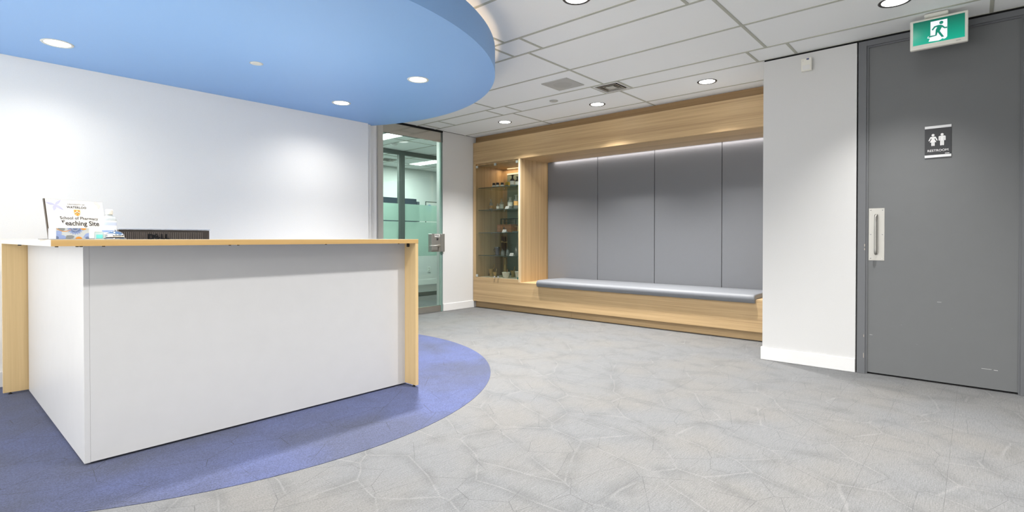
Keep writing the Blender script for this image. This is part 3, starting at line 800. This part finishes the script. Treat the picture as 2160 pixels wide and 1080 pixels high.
yb = thing('medicine_carton', 'small yellow carton behind the dark jars on the top shelf', 'box', (6.32, 5.66, SZ[0]+.0005))
obj('carton', box(-.02, .02, -.035, .035, 0, .1, bev=.001), mat('carton_yellow', srgb(206, 180, 60), .6), yb, local=True)
obj('carton_band', box(-.0212, -.0202, -.034, .034, .03, .05), black_m, yb, local=True)
bottle('amber_bottle', 6.2, 5.448, SZ[0], .175, .040, amber, wlab, 'taller dark apothecary bottle with white label on the top shelf', stop=amber, group=G)
bottle('amber_bottle', 6.2, 5.345, SZ[0], .145, .034, amber, wlab, 'shorter dark apothecary bottle beside the pillar on the top shelf', stop=amber, group=G)
bottle('glass_bottle', 6.22, 5.93, SZ[1], .19, .031, glass_item, olab, 'clear bottle with ochre label, leftmost on the second shelf', group=G, lz=(.2, .42))
bottle('glass_bottle', 6.12, 5.69, SZ[1], .105, .023, glass_item, wlab, 'short clear bottle with white label on the second shelf', group=G)
bottle('glass_bottle', 6.35, 5.82, SZ[1], .20, .034, glass_item, wlab, 'tall clear bottle behind the short bottle on the second shelf', group=G)
bottle('glass_bottle', 6.2, 5.498, SZ[1], .20, .040, glass_item, wlab, 'wide clear bottle with white label behind the card on the second shelf', neck=.5, group=G, lz=(.28, .58))
bottle('glass_bottle', 6.15, 5.33, SZ[1], .205, .038, glass_item, olab, 'stoppered clear bottle with ochre label beside the pillar', stop=glass_item, group=G, lz=(.28, .6))
def card(x, y, z, lb):
    t = thing('label_card', lb, 'card', (x, y, z+.0005), 'white caption cards in the display case')
    b = bmesh.new(); prism(b, [(-.022, 0), (0, .044), (.022, 0), (.020, 0), (0, .040), (-.020, 0)], -.036, .036, 'Y')
    obj('folded_card', b, white_print, t, local=True)
    b = bmesh.new()
    for k in range(3): bx(b, -.001, 0, -.024, .024 - k*.008, .012+k*.009, .0135+k*.009)
    bmesh.ops.rotate(b, verts=b.verts[:], cent=(0, 0, 0), matrix=Matrix.Rotation(R(26.5), 3, 'Y'))
    bmesh.ops.translate(b, verts=b.verts[:], vec=(-.0225, 0, 0))
    obj('caption_lines', b, ink2, t, local=True)
card(6.04, 5.41, SZ[1], 'white folded caption card on the second shelf')
card(6.04, 5.47, SZ[2], 'white folded caption card in front of the wooden chest')
card(6.04, 5.32, SZ[3], 'white folded caption card on the lowest glass shelf')
# chest, glazed case, balance on the third shelf
wd = wood('chest_wood', srgb(128, 78, 42), srgb(176, 118, 66), 'Y', .4)
ch = thing('wooden_chest', 'small brown wooden chest on the third shelf', 'box', (6.24, 5.62, SZ[2]+.0005))
obj('carcass', box(-.07, .07, -.17, .13, 0, .118, bev=.003), wd, ch, local=True)
obj('lid', box(-.074, .074, -.174, .134, .1185, .128, bev=.003), wd, ch, local=True)
obj('drawer', box(-.078, -.0705, .0, .115, .015, .105, bev=.002), wd, ch, local=True)
obj('drawer', box(-.078, -.0705, -.155, -.008, .015, .105, bev=.002), wd, ch, local=True)
obj('lock_plate', box(-.0815, -.0782, -.04, -.015, .05, .085, bev=.001), bronze_m, ch, local=True)
gc = thing('glazed_balance_case', 'dark framed glass case standing behind the wooden chest', 'case', (6.43, 5.70, SZ[2]+.0005))
b = bmesh.new()
for yy_ in (-.16, .155): bx(b, -.05, -.04, yy_, yy_+.01, 0, .23); bx(b, .04, .05, yy_, yy_+.01, 0, .23)
bx(b, -.05, .05, -.16, .165, .22, .232); bx(b, -.05, .05, -.16, .165, 0, .012)
obj('frame', b, mat('case_frame', srgb(46, 54, 52), .4), gc, local=True)
obj('pane', box(-.047, -.043, -.15, .155, .012, .22), glass_part, gc, local=True)
obj('balance_post', lathe(bmesh.new(), [(0, .012), (.02, .012), (.02, .02), (.004, .024), (.004, .19), (0, .19)], seg=12), steel_m, gc, local=True)
obj('balance_beam', box(-.003, .003, -.11, .11, .18, .186), steel_m, gc, local=True)
brass = mat('brass', srgb(196, 168, 112), .35, .7)
sc = thing('brass_scale', 'small brass scale at the right end of the third shelf', 'scale', (6.12, 5.27, SZ[2]+.0005))
obj('base', box(-.05, .05, -.075, .07, 0, .016, bev=.003), mat('scale_base', srgb(64, 80, 78), .4), sc, local=True)
obj('column', lathe(bmesh.new(), [(0, .016), (.014, .016), (.009, .03), (.007, .08), (.012, .086), (0, .09)], seg=14), brass, sc, local=True)
obj('beam', tube(bmesh.new(), [(0, -.065, .088), (0, 0, .094), (0, .075, .088)], .004, 8), brass, sc, local=True)
for q in (-.055, .062):
    obj('pan', lathe(bmesh.new(), [(0, .096), (.02, .098), (.032, .106), (.033, .107), (.02, .1), (0, .098)], (0, q, 0), 18), brass, sc, local=True)
# fourth shelf
mg = thing('metal_mug', 'tarnished metal mug with handle on the lowest glass shelf', 'mug', (6.2, 5.774, SZ[3]+.0005))
tarn = mat('tarnished_metal', srgb(110, 112, 120), .35, 1.0)
obj('body', lathe(bmesh.new(), [(0, 0), (.038, 0), (.04, .01), (.030, .02), (.032, .05), (.037, .1), (.046, .13), (.043, .13), (.034, .1), (.029, .05), (0, .03)], seg=22), tarn, mg, local=True)
obj('handle', tube(bmesh.new(), [(0, .036, .10), (0, .062, .105), (0, .072, .08), (0, .06, .05), (0, .032, .045)], .005, 8), tarn, mg, local=True)
for i, (x, y, h) in enumerate(((6.15, 5.614, .105), (6.2, 5.555, .125))):
    bottle('glass_flask', x, y, SZ[3], h, .028 if i == 0 else .024, glass_item, None, ('small conical glass flask next to the metal mug', 'slim clear flask right of the conical flask')[i], 'flask', .22, group='small clear flasks on the lowest shelf')
bottle('glass_bottle', 6.25, 5.40, SZ[3], .19, .032, glass_item, None, 'tall clear bottle by the pillar on the lowest glass shelf', group=G)
bd = thing('cork_press', 'dark wooden board with brass lever behind the flasks', 'tool', (6.42, 5.84, SZ[3]+.0005))
obj('board', box(-.012, .012, -.055, .04, 0, .30, bev=.003), wood('dark_board', srgb(64, 44, 32), srgb(92, 66, 48), 'Z', .45), bd, local=True)
obj('lever', tube(bmesh.new(), [(-.03, .0, .215), (-.035, -.05, .205), (-.04, -.115, .208)], [.011, .008, .007], 10), brass, bd, local=True)
obj('pivot', lathe(bmesh.new(), [(0, 0), (.016, 0), (.017, .02), (.012, .03), (0, .03)], (-.03, .003, .2), 14), brass, bd, local=True)
# bottom of the case
def mortar(name, x, y, h, r, m, lb, lean):
    t = thing(name, lb, 'mortar', (x, y, .492), 'mortars on the case floor')
    obj('bowl', lathe(bmesh.new(), [(0, 0), (r*.72, 0), (r*.74, h*.08), (r*.5, h*.16), (r*.62, h*.3), (r*.8, h*.7), (r, h*.96), (r*1.02, h), (r*.92, h), (r*.72, h*.7), (r*.45, h*.3), (0, h*.25)], seg=24), m, t, local=True)
    obj('pestle', tube(bmesh.new(), [(0, 0, h*.36), (0, -lean*.5, h*.9), (0, -lean, h*1.55), (0, -lean*1.05, h*1.62)], [.011, .006, .006, .010], 10), m, t, local=True)
    return t
mortar('brass_mortar', 6.2, 5.905, .12, .050, brass, 'brass mortar with long pestle at the left of the case floor', .075)
mortar('brass_mortar', 6.12, 5.745, .08, .037, brass, 'small brass mortar behind the chrome knobs', .03)
mortar('brass_mortar', 6.32, 5.54, .10, .045, brass, 'brass mortar between the two white bowls', .03)
cer = mat('white_ceramic', srgb(232, 230, 216), .25)
for x, y, h, r, lb in ((6.09, 5.485, .088, .063, 'white ceramic mortar bowl in the middle of the case floor'), (6.15, 5.268, .108, .068, 'larger white ceramic mortar bowl beside the pillar')):
    t = thing('ceramic_mortar', lb, 'mortar', (x, y, .492), 'mortars on the case floor')
    obj('bowl', lathe(bmesh.new(), [(0, 0), (r*.6, 0), (r*.62, h*.06), (r*.85, h*.45), (r*.98, h*.9), (r*1.06, h*.94), (r*1.06, h), (r*.94, h), (r*.8, h*.5), (0, h*.2)], seg=28), cer, t, local=True)
    obj('pestle', tube(bmesh.new(), [(0, .0, h*.4), (0, -.02, h*1.0), (0, -.03, h*1.5)], [.012, .007, .010], 10), wd, t, local=True)
tl = thing('brass_syringe', 'tall brass cylinder standing at the back of the case floor', 'instrument', (6.42, 5.80, .492))
obj('barrel', lathe(bmesh.new(), [(0, 0), (.034, 0), (.036, .01), (.032, .02), (.032, .17), (.035, .175), (.035, .185), (.016, .2), (.014, .27), (.02, .275), (.02, .3), (0, .302)], seg=22), brass, tl, local=True)
obj('ring', lathe(bmesh.new(), [(.0325, .09), (.036, .092), (.036, .1), (.0325, .102)], seg=22), brass, tl, local=True)
te = thing('teal_tin', 'small teal tin at the right front of the case floor', 'tin', (6.02, 5.14, .492))
obj('tin', box(-.03, .03, -.032, .032, 0, .024, bev=.004), mat('tin_teal', srgb(70, 140, 132), .4), te, local=True)
obj('lid', box(-.031, .031, -.033, .033, .0245, .031, bev=.003), mat('tin_lid', srgb(84, 152, 142), .4), te, local=True)

# ---------------------------------------------------------------- grey restroom door
d1 = struct_empty('door_1', (5.125, .2, 0), 'grey painted restroom door with steel pull plate')
fb = bmesh.new()
obj('frame_jamb', bx(box(5.120, 5.22, .668, .724, 0, 2.71, bev=.001), 5.133, 5.22, .655, .668, 0, 2.668), frame_m, d1)
obj('frame_jamb', bx(box(5.120, 5.22, -.303, -.247, 0, 2.71, bev=.001), 5.133, 5.22, -.247, -.236, 0, 2.668), frame_m, d1)
obj('frame_head', bx(box(5.120, 5.22, -.247, .668, 2.668, 2.71), 5.133, 5.22, -.236, .655, 2.655, 2.668), frame_m, d1)
scuff = mat('grey_door_scuffed', srgb(112, 114, 115), .5, spec=.3)
def door_scuffs(m):
    n = m.node_tree.nodes; l = m.node_tree.links; b = n['Principled BSDF']
    src = b.inputs['Base Color'].links[0].from_socket
    g = n.new('ShaderNodeNewGeometry'); mp = n.new('ShaderNodeMapping'); mp.inputs['Scale'].default_value = (1, 9, 34); l.new(g.outputs['Position'], mp.inputs['Vector'])
    no = n.new('ShaderNodeTexNoise'); no.inputs['Scale'].default_value = 1.4; no.inputs['Detail'].default_value = 3; l.new(mp.outputs[0], no.inputs['Vector'])
    mr = n.new('ShaderNodeMapRange'); mr.inputs[1].default_value = .735; mr.inputs[2].default_value = .80; l.new(no.outputs['Fac'], mr.inputs[0])
    sx = n.new('ShaderNodeSeparateXYZ'); l.new(g.outputs['Position'], sx.inputs[0])
    lo = n.new('ShaderNodeMapRange'); lo.inputs[1].default_value = .75; lo.inputs[2].default_value = .15; l.new(sx.outputs['Z'], lo.inputs[0])
    mu = n.new('ShaderNodeMath'); mu.operation = 'MULTIPLY'; l.new(mr.outputs[0], mu.inputs[0]); l.new(lo.outputs[0], mu.inputs[1])
    mx = n.new('ShaderNodeMix'); mx.data_type = 'RGBA'; l.new(mu.outputs[0], mx.inputs[0]); l.new(src, mx.inputs[6]); mx.inputs[7].default_value = srgb(205, 203, 198)
    l.new(mx.outputs[2], b.inputs['Base Color'])
door_scuffs(scuff)
slab = obj('door_slab', box(5.145, 5.19, -.2445, .6655, .014, 2.6645, bev=.001), scuff, d1)
DF = 5.145
pl_ = obj('push_plate', box(DF-.0022, DF-.0002, .544, .650, .927, 1.35, bev=.0008), steel_m, d1)
for y in (.558, .636):
    for z in (.944, 1.138, 1.333):
        obj('screw', lathe(bmesh.new(), [(0, .0018), (.003, .0014), (.0042, 0)], seg=10), chrome_m, pl_, local=True)
        s = pl_.children[-1]; s.rotation_euler = (0, R(-90), 0); s.location = (DF-.0022-5.125, y-.2, z)
hb = [(DF-.002, .599, 1.292), (DF-.022, .599, 1.294), (DF-.036, .599, 1.290), (DF-.042, .599, 1.278)] + \
     [(DF-.042, .599, z) for z in (1.2, 1.1, 1.01)] + [(DF-.042, .599, .998), (DF-.036, .599, .986), (DF-.022, .599, .982), (DF-.002, .599, .984)]
obj('pull_handle', tube(bmesh.new(), hb, .0098, 14), steel_m, d1)
# white paint chips on the jamb and a few knocks
for (y, z, w, h) in ((.672, 1.04, .004, .02), (.672, 1.01, .004, .016), (.675, .30, .003, .02), (.676, .13, .003, .04)):
    obj('paint_chip', box(5.1195, 5.1205, y, y+w, z, z+h), mat('chip_pale', srgb(196, 184, 168), .7), d1)
for (y, z, w, h) in ((.20, .62, .025, .002), (-.07, .155, .055, .002), (.63, .32, .02, .002), (-.12, .152, .022, .003)):
    obj('scuff_mark', box(DF-.0006, DF+.0002, y-w/2, y+w/2, z, z+h), mat('scuff_white', srgb(206, 206, 204), .7), d1)

# restroom sign
rs = thing('restroom_sign', 'black and silver restroom sign with two white figures on the grey door', 'sign', (DF-.003, .2145, 1.843))
RX = DF - .0005
obj('plate', box(RX-.006, RX, .136, .293, 1.724, 1.962, bev=.0005), mat('sign_black', srgb(52, 53, 56), .3), rs)
sil = mat('sign_silver', srgb(226, 227, 228), .3, .2)
obj('top_strip', box(RX-.008, RX-.0062, .136, .293, 1.944, 1.963), sil, rs)
obj('bottom_strip', box(RX-.008, RX-.0062, .136, .293, 1.723, 1.742), sil, rs)
wp = mat('sign_white', srgb(238, 238, 238), .5)
def rsign(bm, y, z): return place(bm, (RX-.0062, y, z), (0, -1, 0), (0, 0, 1))
def figure(woman):
    b = bmesh.new(); d = .0010
    poly_bm(b, circle(0, .096, .0092, 18), d)
    if woman:
        poly_bm(b, [(-.013, .084), (.013, .084), (.016, .080), (.0085, .066), (.020, .042), (-.020, .042), (-.0085, .066), (-.016, .080)], d)
        for s in (-1, 1):
            poly_bm(b, capsule((s*.0135, .0795), (s*.0235, .056), .0036), d+.0002)
            poly_bm(b, capsule((s*.0055, .046), (s*.0055, .018), .0044), d+.0004)
    else:
        poly_bm(b, [(-.0135, .086), (.0135, .086), (.017, .082), (.0115, .077), (.0115, .05), (-.0115, .05), (-.0115, .077), (-.017, .082)], d)
        for s in (-1, 1):
            poly_bm(b, capsule((s*.0168, .0805), (s*.0168, .054), .0038), d+.0002)
            poly_bm(b, capsule((s*.0060, .055), (s*.0060, .018), .0052), d+.0004)
    return b
obj('woman_figure', rsign(figure(True), .2435, 1.797), wp, rs)
obj('man_figure', rsign(figure(False), .190, 1.797), wp, rs)
tb_ = text_bm('RESTROOM', 1.0); xs = [q.co.x for q in tb_.verts]; k = .122/(max(xs)-min(xs)); tb_.free()
obj('lettering', rsign(text_bm('RESTROOM', k, .0006, .0001), .2775, 1.767), wp, rs)
obj('maker_mark', rsign(poly_bm(bmesh.new(), [(0, 0), (.025, 0), (.027, .004), (.002, .004)], .0006), .1735, 1.748), wp, rs)

# exit sign
EX = 4.876
ex = thing('exit_sign', 'green running-man exit sign hanging from the ceiling above the grey door', 'sign', (EX, .205, 2.60))
ez0, ez1, ey0, ey1 = 2.490, 2.706, .043, .3685
eb = bmesh.new(); bx(eb, EX, EX+.035, ey0, ey1, ez0, ez1, bev=.006, seg=2)
shell = obj('housing', eb, beige_m, ex)
obj('canopy', box(EX-.03, EX+.045, .15, .285, ez1+.002, H-.0015, bev=.004), beige_m, ex)
gy0, gy1, gz0, gz1 = ey0+.018, ey1-.018, ez0+.032, ez1-.016
grn = bpy.data.materials.new('exit_green'); grn.use_nodes = True
nb = grn.node_tree.nodes['Principled BSDF']; nb.inputs['Base Color'].default_value = srgb(0, 104, 84); nb.inputs['Roughness'].default_value = .25
g_ = grn.node_tree.nodes.new('ShaderNodeTexCoord'); sx_ = grn.node_tree.nodes.new('ShaderNodeSeparateXYZ'); mr_ = grn.node_tree.nodes.new('ShaderNodeMapRange')
grn.node_tree.links.new(g_.outputs['Object'], sx_.inputs[0]); grn.node_tree.links.new(sx_.outputs['Z'], mr_.inputs[0])
mr_.inputs[1].default_value = gz0-2.60; mr_.inputs[2].default_value = gz1-2.60; mr_.inputs[3].default_value = .55; mr_.inputs[4].default_value = .08
grn.node_tree.links.new(mr_.outputs[0], nb.inputs['Emission Strength']); nb.inputs['Emission Color'].default_value = srgb(0, 150, 124)
obj('lit_panel', box(EX-.0012, EX-.0002, gy0, gy1, gz0, gz1), grn, ex)
lw = mat('exit_white', srgb(235, 235, 245), .3, emit=(.93, .93, 1, 1), estr=.25)
gw, gh = gy1-gy0, gz1-gz0
def esign(bm, d=.0014): return place(bm, (EX-d, gy1, gz0), (0, -1, 0), (0, 0, 1))
sc_ = lambda P: [(u*gw, v*gh) for u, v in P]
DOORP = [(.347, .905), (.671, .903), (.671, .153), (.644, .094), (.597, .068), (.60, .10), (.578, .105), (.542, .065), (.505, .045), (.31, .068), (.338, .2), (.282, .23), (.301, .298), (.347, .319)]
obj('doorway_symbol', esign(poly_bm(bmesh.new(), sc_(DOORP), .0005), .0014), lw, ex)
gm = mat('exit_figure', srgb(0, 104, 84), .3, emit=srgb(0, 150, 124), estr=.25)
fg = bmesh.new()
MAN = [(.495, .706), (.546, .7), (.583, .658), (.627, .564), (.669, .565), (.669, .504), (.616, .512), (.569, .588), (.553, .539), (.528, .437), (.611, .164), (.565, .163), (.486, .404), (.468, .269), (.338, .245), (.301, .236), (.319, .311), (.44, .301), (.449, .522), (.479, .628), (.442, .631), (.392, .516), (.369, .557), (.419, .682)]
poly_bm(fg, sc_(MAN), .0005)
poly_bm(fg, circle(.556*gw, .788*gh, .0115, 20), .0005)
obj('running_figure', esign(fg, .002), gm, ex)
obj('maker_badge', box(EX-.0006, EX+.0002, .082, .108, ez0+.013, ez0+.020), gry, ex)

# motion sensor on the pier
ms = thing('motion_sensor', 'small ivory motion sensor high on the white pier', 'sensor', (5.11, 1.10, 2.61))
obj('housing', box(5.089, 5.1245, 1.058, 1.142, 2.552, 2.664, bev=.008, seg=2), beige_m, ms)
obj('lens_window', box(5.0865, 5.0892, 1.072, 1.128, 2.562, 2.600, bev=.001), white_print, ms)
obj('badge', box(5.0875, 5.0892, 1.078, 1.098, 2.645, 2.657), mat('badge_blue', srgb(70, 76, 120), .5), ms)
obj('status_dot', lathe(bmesh.new(), [(0, .001), (.002, 0)], seg=8), black_m, ms, local=True)
q = ms.children[-1]; q.location = (5.0885-5.11, 1.125-1.10, 2.642-2.61); q.rotation_euler = (0, R(-90), 0)

# ---------------------------------------------------------------- glass door to the corridor
g2 = struct_empty('door_2', (4.7, 6.075, 0), 'frameless green-tinted glass door with steel lock')
GX0, GX1 = 4.222, 5.252
obj('frame_post', box(4.136, 4.222, 6.055, 6.195, 0, H), mat('greige_post', srgb(222, 220, 212), .5), g2)
obj('pane', box(GX0, GX1, 6.070, 6.082, .098, 2.558), glass_door, g2)
obj('pane_edge', box(GX1, GX1+.004, 6.066, 6.084, .098, 2.56), mat('bright_glass_edge', srgb(196, 226, 214), .15), g2, label='bright green edge of the glass')
obj('side_strip', box(GX1+.012, 5.293, 6.068, 6.09, .0, 2.70), mat('seal_green', srgb(120, 148, 140), .2), g2)
obj('top_rail', box(GX0, GX1, 6.055, 6.097, 2.558, 2.702, bev=.001), rail_m, g2)
obj('bottom_rail', box(GX0, GX1, 6.055, 6.097, .010, .098, bev=.001), rail_m, g2)
obj('head_track', box(GX0, 5.293, 6.053, 6.10, 2.706, H), void_m, g2)
obj('head_cap', box(5.266, 5.293, 6.056, 6.098, 2.56, 2.703), mull_m, g2)
obj('lock_case', box(5.055, 5.235, 6.035, 6.115, .907, 1.177, bev=.003), steel_m, g2)
obj('strike_box', box(5.243, 5.312, 6.035, 6.062, .907, 1.177, bev=.003), steel_m, g2)
obj('lever', tube(bmesh.new(), [(5.19, 6.034, .998), (5.19, 6.0, .998), (5.175, 5.985, .998), (5.12, 5.982, 1.0), (4.975, 5.984, .993)], [.022, .014, .013, .011, .009], 12), steel_m, g2)
kc = obj('key_cylinder', lathe(bmesh.new(), [(0, .012), (.012, .012), (.016, .008), (.018, 0)], seg=18), bronze_m, g2, local=True)
kc.rotation_euler = (R(90), 0, 0); kc.location = (5.165-4.7, 6.035-6.075, 1.10)
lp = obj('pull_label', box(5.112, 5.214, 6.0325, 6.0345, 1.127, 1.172), white_print, g2)
tb_ = text_bm('PULL', 1.0); xs = [q.co.x for q in tb_.verts]; k = .082/(max(xs)-min(xs)); tb_.free()
obj('lettering', place(text_bm('PULL', k, .0004, .001), (5.122, 6.0320, 1.137), (1, 0, 0), (0, 0, 1)), ink, lp)

# glazed office partition across the corridor
pw = struct_empty('window_1', (6.5, 8.0, 0), 'glazed office partition with dark grey frame and frosted band')
obj('head_rail', box(2.6, 9.3, 7.97, 8.03, 2.655, H), mull_m, pw)
obj('bottom_rail', box(2.6, 9.3, 7.97, 8.03, 0, .075), mull_m, pw)
for x in (4.6, 5.905, 7.16, 8.4):
    obj('mullion', bx(box(x, x+.129, 7.97, 8.03, .075, 2.655), x+.045, x+.055, 7.965, 7.97, .075, 2.655), mull_m, pw)
for a, b in ((4.729, 5.905), (6.034, 7.16), (7.289, 8.4)):
    p = obj('pane', box(a, b, 7.996, 8.004, .075, 2.655), glass_part, pw)
    obj('frosted_film', box(a, b, 7.993, 7.9955, .77, 1.421), film_m, p)
    obj('frosted_film', box(a, b, 7.993, 7.9955, 1.439, 1.752), film_m, p)
# lights and fittings beyond the glass
def troffer(x0, x1, y0, y1, lb, pw_):
    t = thing('ceiling_troffer', lb, 'ceiling light', ((x0+x1)/2, (y0+y1)/2, H))
    b = bmesh.new(); hx, hy = (x1-x0)/2, (y1-y0)/2
    for s in ((-hx-.015, hx+.015, -hy-.015, -hy), (-hx-.015, hx+.015, hy, hy+.015), (-hx-.015, -hx, -hy, hy), (hx, hx+.015, -hy, hy)): bx(b, s[0], s[1], s[2], s[3], -.006, 0)
    obj('frame', b, trim_m, t, local=True)
    obj('diffuser', box(-hx, hx, -hy, hy, -.004, -.002), troffer_m, t, local=True)
    a = arealight('troffer_lamp', (0, 0, -.02), x1-x0, y1-y0, pw_, (1, 1, 1)); a.parent = t
troffer(4.82, 5.10, 6.62, 7.85, 'bright ceiling light panel in the corridor behind the glass door', 27)
troffer(7.12, 7.42, 8.15, 9.25, 'ceiling light panel in the office behind the partition', 27)
troffer(5.2, 5.5, 8.5, 9.6, 'office ceiling light hidden behind the door post', 22)
t = thing('smoke_detector', 'small white round detector on the corridor ceiling', 'detector', (5.45, 7.5, H))
obj('body', lathe(bmesh.new(), [(0, -.035), (.03, -.034), (.05, -.022), (.06, 0)], seg=20), trim_m, t, local=True)
obj('base_ring', lathe(bmesh.new(), [(.06, -.008), (.068, -.006), (.07, 0)], seg=20), trim_m, t, local=True)
t = thing('air_vent', 'dark square air vent in the office ceiling', 'vent', (6.45, 9.1, H))
obj('backing', box(-.14, .14, -.14, .14, -.004, 0), void_m, t, local=True)
for o_ in (.15, .105, .06):
    b = bmesh.new(); sq_ring(b, o_, o_-.014, -.008, -.002); obj('louvre', b, steel_m, t, local=True)
t = thing('wall_screen', 'dark flat screen on the office wall behind the frosted glass', 'screen', (7.2, 9.85, 1.88))
obj('panel', box(6.5, 7.78, 9.83, 9.885, 1.42, 2.03, bev=.004), mat('screen_dark', srgb(52, 60, 72), .3), t)
obj('side_unit', box(7.79, 7.86, 9.82, 9.885, 1.5, 1.97, bev=.003), mat('screen_dark2', srgb(70, 78, 88), .4), t)
t = thing('whiteboard', 'whiteboard with blue round drawing on the office wall', 'whiteboard', (8.4, 9.88, 1.7))
obj('board', box(8.10, 8.98, 9.878, 9.889, 1.4, 1.98), white_print, t)
b = bmesh.new(); bx(b, 8.085, 8.10, 9.87, 9.889, 1.385, 1.995); bx(b, 8.98, 8.995, 9.87, 9.889, 1.385, 1.995); bx(b, 8.1, 8.98, 9.87, 9.889, 1.98, 1.995)
obj('frame', b, mull_m, t)
obj('blue_drawing', prism(bmesh.new(), circle(8.21, 1.83, .09, 24), 9.875, 9.8778, 'Y'), mat('marker_blue', srgb(104, 140, 204), .6), t)
t = thing('power_outlet', 'small white wall outlet seen through the glass door', 'outlet', (8.195, 9.885, .362))
obj('cover_plate', box(8.155, 8.235, 9.882, 9.8895, .30, .425, bev=.002), mat('outlet_white', srgb(236, 236, 232), .5), t)
for z in (.335, .39): obj('socket', box(8.175, 8.215, 9.880, 9.8822, z-.018, z+.018, bev=.001), gry, t)
